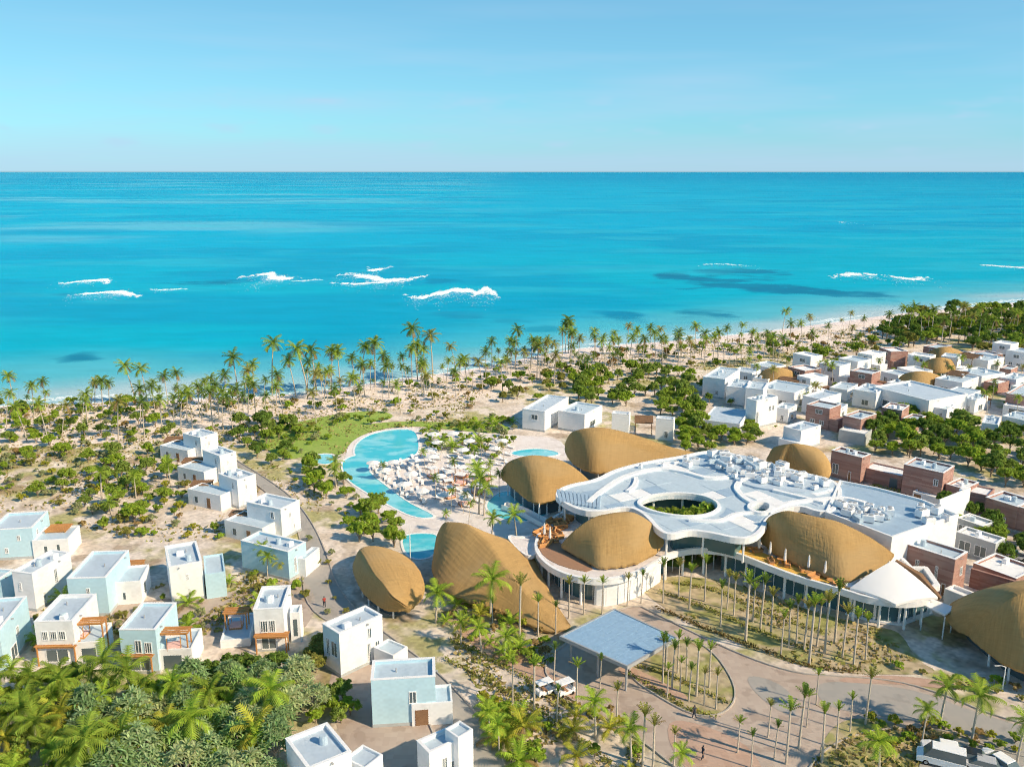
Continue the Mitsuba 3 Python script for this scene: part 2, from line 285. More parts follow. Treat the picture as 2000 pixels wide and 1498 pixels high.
for cx, cy, w, h, sd, lab in [(175, 550, 90, 14, 1, 'small white breaker far left, behind the longer one'), (218, 574, 130, 17, 2, 'long thin white breaker at the far left of the reef'),
                              (535, 541, 110, 24, 3, 'white breaking wave between the left breakers and the largest one'), (745, 542, 160, 24, 4, 'broad white breaking wave, largest on the reef'),
                              (737, 525, 46, 18, 5, 'short bright white breaker just behind the largest wave'), (715, 553, 120, 9, 6, 'low torn foam line in front of the largest wave'),
                              (880, 573, 150, 26, 7, 'long white breaking wave right of the largest one'), (950, 572, 44, 30, 8, 'compact white burst of foam at the end of the long breaker'),
                              (1712, 540, 165, 20, 9, 'white breaking wave alone on the right side of the sea'), (1955, 520, 60, 8, 10, 'thin white breaker near the right edge of the sea'),
                              (1995, 522, 40, 12, 11, 'white breaker cut by the right edge of the picture'), (330, 565, 90, 7, 12, 'faint torn foam between the left breakers and the middle ones'), (600, 548, 70, 6, 13, 'faint foam streak just left of the largest wave'),
                              (1655, 436, 40, 9, 14, 'small lone whitecap far out on the right side of the sea'), (1420, 518, 120, 8, 15, 'faint foam streak above the dark reef patch')]:
    k_ = part(thing('breaking_wave', lab, 'wave'), 'foam', wave(cx, cy, w, h, sd, 0.4 if 'faint' in lab or 'lone whitecap' in lab else 1.2), 'foam_mat', smooth=True); labels[k_] = {'kind': 'stuff'}

# ------------------------------------------------------------------ paving, lawns, pools
BLOCK = []                                             # plan areas that plants keep out of
def area(name, pts, m, lev, smooth=2, block=True):
    p = ppoly(pts, 0, smooth)
    struct(name, sheet(p, 0.03 * lev), m)
    if block: BLOCK.append(p)
    return p
def kerb(poly, label):
    k = whole('kerb', slab(poly.buffer(0.16).difference(poly.buffer(-0.02)), 0.0, 0.22), 'kerb_mat', label, 'kerb')
ROAD = area('road', [(430, 880), (470, 905), (520, 935), (575, 975), (615, 1030), (640, 1090), (655, 1140), (700, 1200), (770, 1250), (850, 1310), (910, 1370), (960, 1430), (1000, 1530), (880, 1530), (845, 1420), (800, 1340), (740, 1290), (680, 1235),
              (600, 1190), (590, 1120), (590, 1050), (560, 995), (500, 945), (440, 900)], 'asphalt_mat', 1)
DRIVE = area('drive', [(1230, 1175), (1290, 1205), (1370, 1245), (1470, 1290), (1560, 1318), (1640, 1322), (1750, 1330), (1850, 1360), (1940, 1400), (2100, 1440), (2100, 1500), (1960, 1470), (1850, 1425), (1740, 1420), (1650, 1440), (1590, 1480),
               (1560, 1540), (1380, 1540), (1320, 1500), (1260, 1450), (1150, 1390), (1080, 1340), (1060, 1300), (1100, 1260)], 'paver_mat', 1)
area('drive_lane', [(1590, 1330), (1700, 1335), (1800, 1350), (1900, 1390), (2100, 1450), (2100, 1500), (1960, 1460), (1850, 1420), (1740, 1400), (1650, 1390), (1600, 1370)], 'asphalt_mat', 2)
area('drive_lane', [(1455, 1318), (1500, 1325), (1545, 1350), (1560, 1400), (1520, 1390), (1470, 1350)], 'asphalt_mat', 2)
area('red_path', [(1300, 1400), (1390, 1420), (1470, 1460), (1500, 1530), (1380, 1540), (1310, 1470)], 'red_paver_mat', 2)
area('red_path', [(1640, 1322), (1760, 1318), (1890, 1338), (1890, 1350), (1760, 1336), (1640, 1334)], 'red_paver_mat', 2)
area('red_path', [(880, 1200), (930, 1225), (990, 1260), (1070, 1310), (1140, 1360), (1120, 1372), (1040, 1330), (960, 1285), (900, 1245)], 'red_paver_mat', 2)
area('red_path', [(1225, 1298), (1290, 1330), (1350, 1362), (1330, 1372), (1270, 1345), (1200, 1310)], 'red_paver_mat', 3)
area('lawn', [(1240, 1140), (1300, 1125), (1400, 1130), (1500, 1160), (1600, 1200), (1720, 1225), (1760, 1235), (1790, 1290), (1840, 1315), (1760, 1318), (1640, 1315), (1560, 1300), (1470, 1268), (1370, 1225), (1290, 1185)], 'dry_lawn_mat', 2, block=False)
ISLE = area('lawn', [(1240, 1292), (1330, 1240), (1390, 1270), (1432, 1330), (1436, 1370), (1410, 1396), (1360, 1400), (1300, 1370), (1225, 1320)], 'dry_lawn_mat', 2, block=False)
area('lawn', [(1600, 1450), (1650, 1400), (1740, 1410), (1800, 1440), (1780, 1530), (1600, 1530)], 'dry_lawn_mat', 3, block=False)
area('lawn', [(500, 845), (640, 810), (740, 800), (780, 815), (700, 830), (660, 860), (650, 890), (600, 890), (560, 900), (520, 880)], 'lawn_mat', 1, block=False)
area('lawn', [(640, 850), (700, 830), (790, 822), (880, 826), (1000, 830), (990, 848), (900, 842), (800, 830), (720, 842), (680, 868), (670, 890), (640, 885)], 'lawn_mat', 2, block=False)
kerb(ROAD, 'pale concrete kerb along the road past the left houses'); kerb(DRIVE, 'pale concrete kerb round the arrival drive'); kerb(ISLE, 'pale concrete kerb round the lawn island beside the canopy')
DECK = area('pool_deck', [(672, 915), (676, 880), (690, 858), (730, 842), (790, 834), (830, 838), (900, 842), (1000, 850), (1100, 855), (1110, 900), (1090, 950), (1080, 1000), (1040, 1050), (1000, 1060), (900, 1020), (850, 1060), (800, 1080), (790, 1030), (740, 1000), (690, 960)], 'deck_mat', 2)
def pool(name, pts, m, lab, lev=3, smooth=2, cat_='pool'):
    p = ppoly(pts, 0, smooth) if isinstance(pts, list) else pts; k = thing(name, lab, cat_)
    part(k, 'water', sheet(p, 0.03 * lev), m)
    rim = p.buffer(0.45).difference(p.buffer(0.02))
    part(k, 'coping', slab(rim, 0.02, 0.16), 'white_paint')
    BLOCK.append(p.buffer(1)); return p
lagoon = ppoly([(690, 888), (697, 865), (725, 848), (770, 839), (810, 840), (818, 865), (815, 890), (770, 903), (715, 908)], 0, 2)
river = ppoly([(668, 912), (672, 898), (700, 888), (735, 892), (712, 918), (760, 955), (800, 985), (838, 1002), (850, 1012), (810, 1012), (765, 990), (715, 962), (678, 938)], 0, 2)
POOLS = [pool('swimming_pool', unary_union([lagoon, river]).buffer(0.8).buffer(-0.8), 'pool_mat', 'large turquoise lagoon pool beside the lawn, narrowing into a river arm'),
         pool('swimming_pool', [(595, 893), (640, 886), (656, 893), (652, 905), (625, 908)], 'pool_mat', 'small pale blue pool left of the lagoon pool'),
         pool('swimming_pool', [(785, 1048), (815, 1042), (860, 1045), (850, 1085), (815, 1095), (790, 1080)], 'pool_mat', 'teal pool in the shade behind the tall pointed thatched dome'),
         pool('swimming_pool', [(945, 985), (985, 955), (1030, 975), (1075, 990), (1060, 1015), (1010, 1020), (965, 1010)], 'pool_mat', 'blue pool under the eave of the thatched dome by the deck'),
         pool('swimming_pool', [(1000, 882), (1050, 876), (1092, 884), (1088, 891), (1030, 893), (1000, 889)], 'pool_mat', 'long blue pool behind the thatched dome by the deck')]
area('pavement', [(1800, 1450), (1880, 1440), (2100, 1470), (2100, 1560), (1790, 1560)], 'asphalt_mat', 3)
for pts in ([(150, 1195), (300, 1170), (440, 1160), (560, 1130), (610, 1140), (620, 1200), (560, 1260), (400, 1240), (200, 1230)], [(640, 1285), (760, 1300), (900, 1420), (940, 1530), (720, 1530), (650, 1420)]):
    area('path', pts, 'paver_mat', 1, block=False)

# ------------------------------------------------------------------ houses
class Quad:
    """a rectangle in plan from three roof corners: N the near one, R the next to the right, L the next to the left, at height h"""
    def __init__(s, N, R, L, h):
        n, r, l = G2(*N, h), G2(*R, h), G2(*L, h)
        u, v = r - n, l - n
        w, d = np.linalg.norm(u), np.linalg.norm(v)
        a = math.atan2(u[1], u[0]); b = math.atan2(v[1], v[0]) - math.pi / 2
        b = a + (b - a + math.pi) % (2 * math.pi) - math.pi
        k = a * w / (w + d) + b * d / (w + d)
        s.o, s.a, s.w, s.d, s.h = n, k, w, d, h
    def __call__(s, m):
        return xf(m, s.o[0], s.o[1], 0, s.a)
    def poly(s, g=0.0):
        v = s((np.array([[-g, -g, 0], [s.w + g, -g, 0], [s.w + g, s.d + g, 0], [-g, s.d + g, 0]]), None))[0]
        return Polygon(v[:, :2])
def shell(w, d, h, z0=0.0, t=0.28, rec=0.4):
    """walls with a parapet round a sunk roof"""
    return cat([box(0, w, 0, t, z0, h), box(0, w, d - t, d, z0, h), box(0, t, t, d - t, z0, h), box(w - t, w, t, d - t, z0, h)])
def roof_plate(w, d, h, t=0.28, rec=0.4):
    return box(t, w - t, t, d - t, h - rec - 0.2, h - rec)
def on_face(w, d, face, s0, s1, z0, z1, out0, out1):
    if face == 'r': return box(s0 * w, s1 * w, -out1, -out0, z0, z1)
    if face == 'l': return box(-out1, -out0, s0 * d, s1 * d, z0, z1)
    return box(w + out0, w + out1, s0 * d, s1 * d, z0, z1)
def window(k, q, w, d, face, s0, s1, z0, z1, glass='dark_glass', bars=1):
    L = w if face == 'r' else d; f = 0.09 / max(L, 0.5)
    fr = [on_face(w, d, face, s0, s1, z1 - 0.09, z1, -0.02, 0.07), on_face(w, d, face, s0, s1, z0, z0 + 0.09, -0.02, 0.11), on_face(w, d, face, s0, s0 + f, z0 + 0.09, z1 - 0.09, -0.02, 0.07), on_face(w, d, face, s1 - f, s1, z0 + 0.09, z1 - 0.09, -0.02, 0.07)]
    for i in range(bars):
        c = s0 + (s1 - s0) * (i + 1) / (bars + 1); fr.append(on_face(w, d, face, c - f / 2, c + f / 2, z0 + 0.09, z1 - 0.09, -0.02, 0.06))
    wk = part(k, 'window', q(cat(fr)), 'white_paint')
    scene[wk + '__pane'] = mikit.ply(q(on_face(w, d, face, s0 + f, s1 - f, z0 + 0.09, z1 - 0.09, -0.02, 0.03)), glass)
def door(k, q, w, d, face, s0, s1, z1, m='wood_brown'):
    L = w if face == 'r' else d; f = 0.1 / max(L, 0.5)
    dk = part(k, 'door', q(on_face(w, d, face, s0 + f, s1 - f, 0.05, z1, -0.02, 0.04)), m)
    scene[dk + '__frame'] = mikit.ply(q(cat([on_face(w, d, face, s0, s0 + f, 0.0, z1, -0.02, 0.08), on_face(w, d, face, s1 - f, s1, 0.0, z1, -0.02, 0.08), on_face(w, d, face, s0, s1, z1, z1 + 0.1, -0.02, 0.08)])), 'white_paint')
MAT = {'w': 'white_wall', 'b': 'blue_wall', 't': 'teal_wall', 'g': 'grey_wall', 'k': 'brick_mat'}
RMAT = {'f': 'flat_roof', 'p': 'pale_roof', 'w': 'white_wall'}
def pergola(k, q, x0, x1, y0, y1, z, m='wood_orange', sl=8):
    pk = part(k, 'pergola', q(cat([box(x0, x1, b - 0.08, b + 0.08, z, z + 0.22) for b in (y0 + 0.2, y1 - 0.2)] + [box(c - 0.08, c + 0.08, y0 + 0.12, y1 - 0.12, z + 0.02, z + 0.2) for c in (x0 + 0.2, x1 - 0.2)])), m)
    for i, (a, b) in enumerate([(a, b) for a in (x0 + 0.2, x1 - 0.2) for b in (y0 + 0.2, y1 - 0.2)]):
        scene[pk + '__post' + (f'_{i:03d}' if i else '')] = mikit.ply(q(box(a - 0.08, a + 0.08, b - 0.08, b + 0.08, 0, z)), m)
    for i in range(sl):
        c = x0 + 0.15 + (x1 - x0 - 0.3) * i / (sl - 1)
        key = pk + '__slat' + (f'_{i:03d}' if i else ''); scene[key] = mikit.ply(q(box(c - 0.13, c + 0.13, y0 - 0.1, y1 + 0.1, z + 0.223, z + 0.33)), m)
def house(label, N, R, L, h, wall='w', roof='f', wins=(), doors=(), annex=(), perg=(), left=None, name='house', category='house', group=None):
    k = thing(name, label, category, group); q = Quad(N, R, L, h); w, d = q.w, q.d
    sh = shell(w, d, h)
    if left:                                            # the face on the left has its own paint
        part(k, 'wall', q(cat([box(0.28, w, 0, 0.28, 0, h), box(0.28, w, d - 0.28, d, 0, h), box(w - 0.28, w, 0.28, d - 0.28, 0, h)])), MAT[wall]); part(k, 'wall', q(box(0, 0.28, 0, d, 0, h)), MAT[left], label='side wall in another colour')
    else:
        part(k, 'wall', q(sh), MAT[wall])
    part(k, 'roof', q(roof_plate(w, d, h)), RMAT[roof])
    c = 0.05                                            # coping on the parapet
    part(k, 'coping', q(cat([box(-c, w + c, -c, 0.28 + c, h, h + 0.07), box(-c, w + c, d - 0.28 - c, d + c, h, h + 0.07), box(-c, 0.28 + c, 0.28 + c, d - 0.28 - c, h, h + 0.07), box(w - 0.28 - c, w + c, 0.28 + c, d - 0.28 - c, h, h + 0.07)])), 'white_paint')
    rr = np.random.default_rng(int(abs(q.o[0] * 13 + q.o[1] * 7)) % 99991); zr = h - 0.4
    if w > 3 and d > 3:
        for nm, m_ in (('roof_unit', 'car_white'), ('water_tank', 'pale_roof')):
            if rr.random() < 0.6:
                a, b = rr.uniform(0.8, w - 1.9), rr.uniform(0.8, d - 1.6); part(k, nm, q(bevel_box(a, a + 1.1, b, b + 0.7, zr, zr + 0.75, .06) if nm == 'roof_unit' else cyl(a + .5, b + .5, zr, zr + 1.0, 0.45, 0.42, 10)), m_)
        part(k, 'vent_pipe', q(cyl(w * rr.uniform(.3, .7), d * rr.uniform(.3, .7), zr, zr + 0.5, 0.09, 0.09, 6)), 'grey_metal')
        part(k, 'drain_spout', q(cat([box(w * t - 0.09, w * t + 0.09, -0.35, 0.02, zr + 0.02, zr + 0.16) for t in (rr.uniform(.2, .8),)])), 'grey_metal')
        if w > 4: part(k, 'plinth', q(cat([box(-0.06, w + 0.06, -0.06, 0.0, 0, 0.45), box(-0.06, 0.0, 0.0, d, 0, 0.45)])), 'grey_wall')
    for wn in wins: window(k, q, w, d, *wn)
    for dn in doors: door(k, q, w, d, *dn)
    for a in annex:
        qa = Quad(*a[:4]); m = MAT[a[4]]; ak = part(k, 'annex', qa(shell(qa.w, qa.d, qa.h, t=0.22)), m)
        scene[ak + '__roof'] = mikit.ply(qa(roof_plate(qa.w, qa.d, qa.h, t=0.22, rec=0.3)), RMAT[a[5] if len(a) > 5 else 'p'])
        for i, wn in enumerate(a[6] if len(a) > 6 else ()):
            key = ak + '__window' + (f'_{i:03d}' if i else ''); scene[key] = mikit.ply(qa(on_face(qa.w, qa.d, wn[0], *wn[1:5], -0.02, 0.05)), 'dark_glass' if wn[3] > 0.15 else 'wood_brown')
        BLOCK.append(qa.poly(0.6))
    for p in perg:
        qa = Quad(*p[:4]); pergola(k, qa, 0, qa.w, 0, qa.d, qa.h - 0.33, p[4] if len(p) > 4 else 'wood_orange', max(4, min(12, int(qa.w / 0.45))))
    BLOCK.append(q.poly(0.6)); return k, q

W2 = lambda f, a, b: [(f, a, b, 0.9, 2.3), (f, a, b, 3.8, 5.2)]
house('pale blue two-storey house at the left edge above a lower white wing', (62, 1031), (95, 998), (-22, 1036), 5.6, 'b', 'f', [('r', .5, .6, 1.2, 2.4), ('r', .2, .3, 3.6, 4.6), ('l', .3, .38, 3.4, 4.4), ('l', .62, .7, 1.2, 2.2)],
      annex=[((132, 1052), (146, 1026), (66, 1052), 3.4, 'w', 'p', [('l', .25, .32, .3, 2.4), ('l', .6, .68, .3, 2.2)])], perg=[((128, 1036), (138, 1022), (88, 1036), 3.5)])
house('long white house with slit windows below the pale blue house at the left edge', (62, 1121), (141, 1079), (19, 1118), 6.2, 'w', 'f', [('r', .52, .60, 2.6, 5.0), ('l', .6, .72, 3.2, 4.6), ('r', .2, .26, 1.0, 2.4)])
house('pale blue two-storey house with a white lower wing, second from the left in its row', (206, 1128), (229, 1076), (143, 1120), 6.2, 'b', 'f', [('l', .44, .54, 3.2, 4.6)],
      annex=[((274, 1134), (286, 1102), (218, 1136), 3.8, 'w', 'p', [('l', .55, .63, .9, 2.0), ('r', .3, .45, .8, 2.6)])], perg=[((272, 1108), (282, 1092), (236, 1109), 3.2)])
house('tall narrow white house with a pale blue wing on its right side', (330, 1108), (395, 1100), (313, 1068), 6.2, 'w', 'f', [('r', .48, .56, 3.6, 4.6), ('r', .50, .58, 1.0, 2.2)],
      annex=[((400, 1122), (440, 1118), (392, 1086), 4.2, 'b', 'p')])
house('pale blue house behind a clump of low palms, inside the road bend', (562, 1078), (596, 1058), (471, 1055), 5.2, 'b', 'f', [('r', .3, .42, 1.0, 3.6)], annex=[((596, 1092), (613, 1068), (590, 1086), 3.2, 'w', 'p')])
house('white front row house with barred windows and an orange pergola terrace, leftmost there', (141, 1213), (181, 1160), (70, 1211), 6.4, 'w', 'f', [('l', .22, .40, 3.7, 5.0, 'dark_glass', 2), ('l', .45, .62, 3.7, 5.0, 'dark_glass', 2), ('l', .68, .84, 3.7, 5.0, 'dark_glass', 2), ('l', .2, .8, .4, 2.3)],
      annex=[((196, 1252), (214, 1215), (143, 1254), 3.2, 'w', 'p', [('l', .2, .7, .3, 2.3)])], perg=[((200, 1216), (206, 1203), (142, 1217), 5.4), ((146, 1262), (150, 1250), (70, 1260), 3.0)])
house('pale blue front row house with an orange pergola terrace on its right', (303, 1230), (333, 1177), (238, 1224), 6.4, 'b', 'f', [('l', .42, .60, 3.0, 4.9), ('l', .14, .34, 3.0, 4.6, 'dark_glass', 2), ('l', .2, .8, .4, 2.3)],
      annex=[((374, 1266), (388, 1226), (306, 1266), 3.2, 'w', 'p', [('l', .3, .8, .3, 2.3)])], perg=[((366, 1236), (372, 1222), (308, 1236), 5.2), ((296, 1282), (300, 1268), (238, 1277), 2.9)])
house('narrow white house over an orange balcony, right end of the front row', (553, 1188), (564, 1143), (495, 1189), 6.4, 'w', 'f', [('l', .3, .52, 2.9, 4.7, 'dark_glass', 2), ('l', .55, .8, 2.9, 4.7, 'dark_glass', 2), ('l', .3, .8, .3, 2.2)],
      annex=[((488, 1246), (492, 1196), (432, 1246), 1.2, 'w', 'p'), ((585, 1196), (588, 1180), (566, 1196), 4.6, 'w', 'p', [('l', .3, .7, 1.0, 3.6)])], perg=[((482, 1196), (484, 1184), (436, 1196), 3.6), ((560, 1243), (563, 1232), (496, 1243), 2.8)])
house('white house with slit windows on its long side, beside the road bend', (662, 1238), (751, 1204), (623, 1221), 6.4, 'w', 'f', [('r', .64, .73, 3.8, 5.4), ('r', .80, .91, 0.6, 3.0), ('r', .62, .70, .4, 3.2), ('l', .15, .5, 2.6, 4.8), ('l', .6, .8, 2.2, 4.8)],
      annex=[((768, 1280), (800, 1264), (726, 1266), 2.6, 'w', 'p')])
house('pale blue house with a white porch and dark doorway below the road bend', (850, 1321), (840, 1284), (725, 1323), 6.4, 'b', 'p', [('l', .30, .42, 3.0, 4.6)],
      annex=[((884, 1370), (862, 1338), (806, 1364), 3.0, 'w', 'p', [('l', .60, .92, .1, 2.2)])])
house('white house with a broad pale roof cut by the bottom edge of the picture', (602, 1502), (690, 1473), (548, 1446), 6.0, 'w', 'f', annex=[((712, 1500), (742, 1470), (678, 1476), 4.6, 'w', 'f')])
house('small white house at the bottom edge, right of the broad pale roof', (838, 1470), (926, 1440), (804, 1452), 4.4, 'w', 'p', [('r', .30, .42, .8, 3.0), ('r', .50, .66, .2, 2.2)], annex=[((895, 1440), (930, 1428), (862, 1428), 5.4, 'w', 'p')])
house('pale blue house mostly outside the left edge, lowest of the left houses', (-2, 1232), (34, 1166), (-60, 1228), 6.4, 'b', 'f', [('r', .5, .58, 2.8, 4.2), ('r', .25, .45, .4, 2.4)])
house('pale blue house end at the left edge beside the long white house', (0, 1130), (22, 1112), (-60, 1124), 4.2, 'b', 'p')
for i, (N, R, L, h, aN, aR, aL) in enumerate([((391, 855), (428, 846), (352, 848), 6.0, (366, 880), (396, 868), (313, 869), 3.3)[:4] + ((366, 880), (398, 868), (313, 869)),
                                             ((429, 891), (465, 884), (388, 881), 6.0, (398, 922), (432, 908), (348, 910)),
                                             ((463, 938), (501, 927), (424, 926), 6.0, (430, 968), (460, 956), (364, 955)),
                                             ((548, 995), (586, 977), (480, 981), 6.0, (512, 1032), (548, 1012), (440, 1014))]):
    house(['farthest', 'second farthest', 'third farthest', 'nearest'][i] + ' of the four white terraced houses climbing from the road to the beach', N, R, L, h, 'w', 'f', [('r', .4, .5, 3.6, 4.6), ('l', .2, .3, 3.8, 5.2), ('r', .6, .68, 1.0, 2.2)],
          annex=[(aN, aR, aL, 3.3, 'w', 'p', [('l', .32, .42, .1, 2.2), ('l', .7, .78, .8, 2.0)])], perg=[((aL[0] + 45, aL[1] - 8), (aL[0] + 62, aL[1] - 18), (aL[0] + 4, aL[1] - 4), 3.2, 'wood_brown')])
# houses behind the domes
house('pale lavender house with a sloping roofline, left of the houses behind the domes', (1064, 804), (1095, 774), (1030, 795), 5.5, 'w', 'f', [('l', .3, .6, 3, 4.4)])
house('low white house just right of the lavender one behind the domes', (1142, 810), (1158, 790), (1102, 798), 5.0, 'w', 'p', [('r', .3, .6, 1, 2.4)])
house('narrow white cube house standing behind the horn-shaped dome, left of two', (1229, 810), (1233, 805), (1195, 808), 5.5, 'w', 'f', [('r', .2, .6, .6, 2.4)])
house('narrow white cube house standing behind the horn-shaped dome, right of two', (1316, 820), (1322, 815), (1281, 818), 5.5, 'w', 'f', [('l', .3, .5, .6, 2.4)], perg=[((1275, 826), (1280, 812), (1240, 826), 3.4, 'wood_brown')])
house('white two-storey house at the left end of the right hillside cluster', (1416, 741), (1455, 722), (1371, 738), 6.0, 'w', 'p', [('l', .28, .4, 1, 2.4)])
house('white cube house, front left of the right cluster', (1455, 758), (1476, 745), (1419, 757), 5.5, 'w', 'p', [('l', .5, .6, 1, 2.4)])
house('white cube house beside the tall slit-window house', (1491, 761), (1502, 748), (1456, 758), 6.5, 'w', 'p', [('l', .3, .4, 4, 5)])
house('tall white house with one dark slit window, in front of the right cluster', (1478, 783), (1522, 775), (1456, 778), 7.5, 'w', 'p', [('r', .02, .12, 1.5, 4.5), ('r', .6, .7, 4, 5.4), ('r', .75, .85, 4, 5.4)],
      annex=[((1445, 828), (1458, 800), (1374, 818), 3.0, 'w', 'f')])
house('white house with a rounded terrace wall in the middle of the right cluster', (1552, 768), (1560, 750), (1496, 752), 5.0, 'w', 'p', [('r', .3, .6, .4, 2.4), ('l', .2, .4, 1.2, 2.4)], perg=[((1560, 746), (1568, 738), (1522, 744), 4.6, 'wood_brown')])
house('pale lavender house with small windows right of the rounded terrace house', (1602, 780), (1632, 766), (1576, 771), 5.0, 'w', 'f', [('l', .3, .5, 1.4, 2.6), ('r', .4, .6, 1.4, 2.6)])
house('lavender roofed house with a bright corner post right behind the round dome', (1565, 842), (1605, 831), (1530, 833), 5.0, 'w', 'f', [('r', .3, .4, 1.4, 2.6)], annex=[((1560, 866), (1592, 860), (1516, 858), 2.6, 'w', 'w')])
house('brick house with a pale blue roof and white lower slab, left of the tree belt', (1682, 819), (1716, 809), (1645, 812), 5.5, 'k', 'p', [('r', .2, .5, .6, 2.4)], annex=[((1690, 848), (1700, 838), (1640, 838), 3.0, 'g', 'w')])
house('brick house with a flat white roof behind the tree belt', (1762, 802), (1778, 792), (1722, 796), 4.8, 'k', 'w', [('l', .3, .5, .6, 2.4), ('l', .65, .85, .6, 2.4)])
house('pale white house with a blue tinted roof, centre back of the right cluster', (1712, 768), (1732, 755), (1668, 760), 5.0, 'w', 'p', [('l', .3, .6, 1, 2.6)])
house('long white house with its shaded front facing the tree belt in the right cluster', (1815, 783), (1852, 762), (1735, 752), 5.5, 'w', 'f', [('l', .2, .4, .6, 2.6), ('l', .6, .8, .6, 2.6)], annex=[((1885, 775), (1902, 760), (1846, 765), 4.0, 'w', 'p', [('l', .2, .5, .4, 2.2)])])
house('white terraced house with brown screens beside the far thatched roofs', (1880, 748), (1905, 735), (1830, 738), 4.5, 'w', 'p', [('l', .5, .8, .4, 2.4), ('r', .3, .6, .4, 2.4)], perg=[((1880, 735), (1890, 726), (1848, 730), 4.8, 'wood_brown')])
house('white terraced house higher up near the forest edge', (1930, 705), (1955, 697), (1875, 694), 4.5, 'w', 'p', [('r', .2, .7, .6, 3.0)], perg=[((1900, 700), (1910, 692), (1868, 693), 4.8, 'wood_brown')])
house('white stepped house between the forest and the long white house', (1918, 735), (1945, 725), (1880, 722), 4.5, 'w', 'p', [('r', .4, .8, .4, 2.6)], annex=[((1950, 750), (1962, 742), (1928, 744), 3.2, 'k', 'w')])
house('pale blue roofed brick house at the right edge', (2010, 775), (2040, 755), (1966, 768), 5.5, 'k', 'p', [('l', .3, .6, .4, 2.4)], annex=[((2020, 800), (2040, 785), (1960, 790), 3.0, 'w', 'w', [('l', .2, .8, .3, 2.2)])])
house('white roofed house at the right edge below the brick one', (2005, 822), (2030, 812), (1958, 812), 4.0, 'w', 'p', [('l', .3, .6, .4, 2.4)])
house('small house with a pale lavender roof half hidden in the tree belt', (1950, 830), (1957, 815), (1918, 826), 4.2, 'w', 'f', [('l', .4, .6, .4, 2.4)])
house('white house at the back of the right cluster beside the beach', (1800, 762), (1815, 752), (1772, 758), 4.5, 'w', 'p')
for lab, N, R, L, h, w_ in [('low white house with a lavender roof between the rounded terrace house and the beach', (1655, 762), (1672, 750), (1622, 756), 3.6, 'w'), ('small white house just behind the tall slit-window house', (1540, 800), (1556, 790), (1512, 795), 4.0, 'w'),
                           ('low white house left of the two-roofed brick houses', (1640, 800), (1658, 790), (1612, 796), 3.4, 'w'), ('small white house in front of the long white house by the tree belt', (1850, 800), (1866, 790), (1822, 795), 3.4, 'w'),
                           ('small white house right of the stepped white houses', (1905, 782), (1925, 772), (1880, 776), 4.0, 'w'), ('low white house at the right edge near the forest', (1985, 742), (2006, 732), (1955, 736), 3.6, 'w'),
                           ('brick house at the right edge near the forest', (1975, 722), (1990, 716), (1952, 719), 3.6, 'k'), ('small white house between the far thatched roofs', (1760, 752), (1776, 744), (1735, 746), 3.2, 'w'),
                           ('low white house behind the white cube houses', (1500, 742), (1515, 734), (1470, 738), 3.6, 'w'), ('small brick and white house at the edge of the tree belt', (1790, 822), (1804, 812), (1765, 816), 3.4, 'k')]:
    house(lab, N, R, L, h, w_, 'p', [('l', .3, .5, .5, 2.2), ('r', .3, .6, .5, 2.2)], perg=[((N[0] - 4, N[1] + 6), (R[0] - 4, R[1] + 4), (L[0] + 8, L[1] + 5), 2.6, 'wood_brown')] if N[0] % 3 == 0 else ())
def infill(zone, n, seed, gap):
    r = np.random.default_rng(seed); P = ppoly(zone); x0, y0, x1, y1 = P.bounds; got = 0; taken = unary_union(BLOCK); ks = []
    for _ in range(4000):
        x, y = r.uniform(x0, x1), r.uniform(y0, y1); w, d, h = r.uniform(5.5, 9), r.uniform(5, 8), r.choice([3.4, 3.8, 5.8, 6.2]); a = 0.62 + r.normal() * 0.2
        q = Quad((1000, 800), (1010, 800), (1000, 790), 3); q.o, q.a, q.w, q.d, q.h = np.array([x, y]), a, w, d, h
        if not P.contains(Point(x, y)) or q.poly(gap).intersects(taken): continue
        wl = 'k' if r.random() < 0.22 else 'w'; k = thing('villa', 'small %s villa filling the right cluster' % ('brick' if wl == 'k' else 'white'), 'house', 'small villas of the right cluster')
        part(k, 'wall', q(shell(w, d, h)), MAT[wl]); part(k, 'roof', q(roof_plate(w, d, h)), RMAT[r.choice(['f', 'p', 'w'])])
        part(k, 'coping', q(cat([box(-.05, w + .05, -.05, .33, h, h + .07), box(-.05, w + .05, d - .33, d + .05, h, h + .07), box(-.05, .33, .33, d - .33, h, h + .07), box(w - .33, w + .05, .33, d - .33, h, h + .07)])), 'white_paint')
        for f, s0, s1, z0, z1 in [('l', .2, .4, 1.0, 2.3), ('l', .6, .8, .3, 2.3), ('r', .3, .55, .3, 2.3)] + ([('l', .3, .6, 3.9, 5.1)] if h > 5 else []): window(k, q, w, d, f, s0, s1, z0, z1)
        aw, ad, ah = w * r.uniform(.5, .8), r.uniform(2, 3.5), r.uniform(2.6, 3.2); ak = part(k, 'annex', q(box(.2, aw, -ad, -.01, 0, ah)), MAT[wl])
        if r.random() < 0.5: pergola(k, q, aw + .2, w, -2.4, -.1, 2.5, 'wood_brown', 6)
        taken = taken.union(q.poly(gap * .4)); BLOCK.append(q.poly(0.6)); ks.append((k, x, y, wl)); got += 1
        if got >= n: break
    for wl in 'wk':
        g_ = sorted([t for t in ks if t[3] == wl], key=lambda t: t[1] / (t[2] + 20))
        for i, t in enumerate(g_[:20]): labels[t[0]]['label'] += f', {ORD[i]} of its colour from left'
infill([(1450, 735), (1700, 725), (1790, 705), (1900, 715), (2010, 700), (2030, 850), (1900, 812), (1700, 815), (1620, 850), (1500, 812)], 20, 3, 1.2)
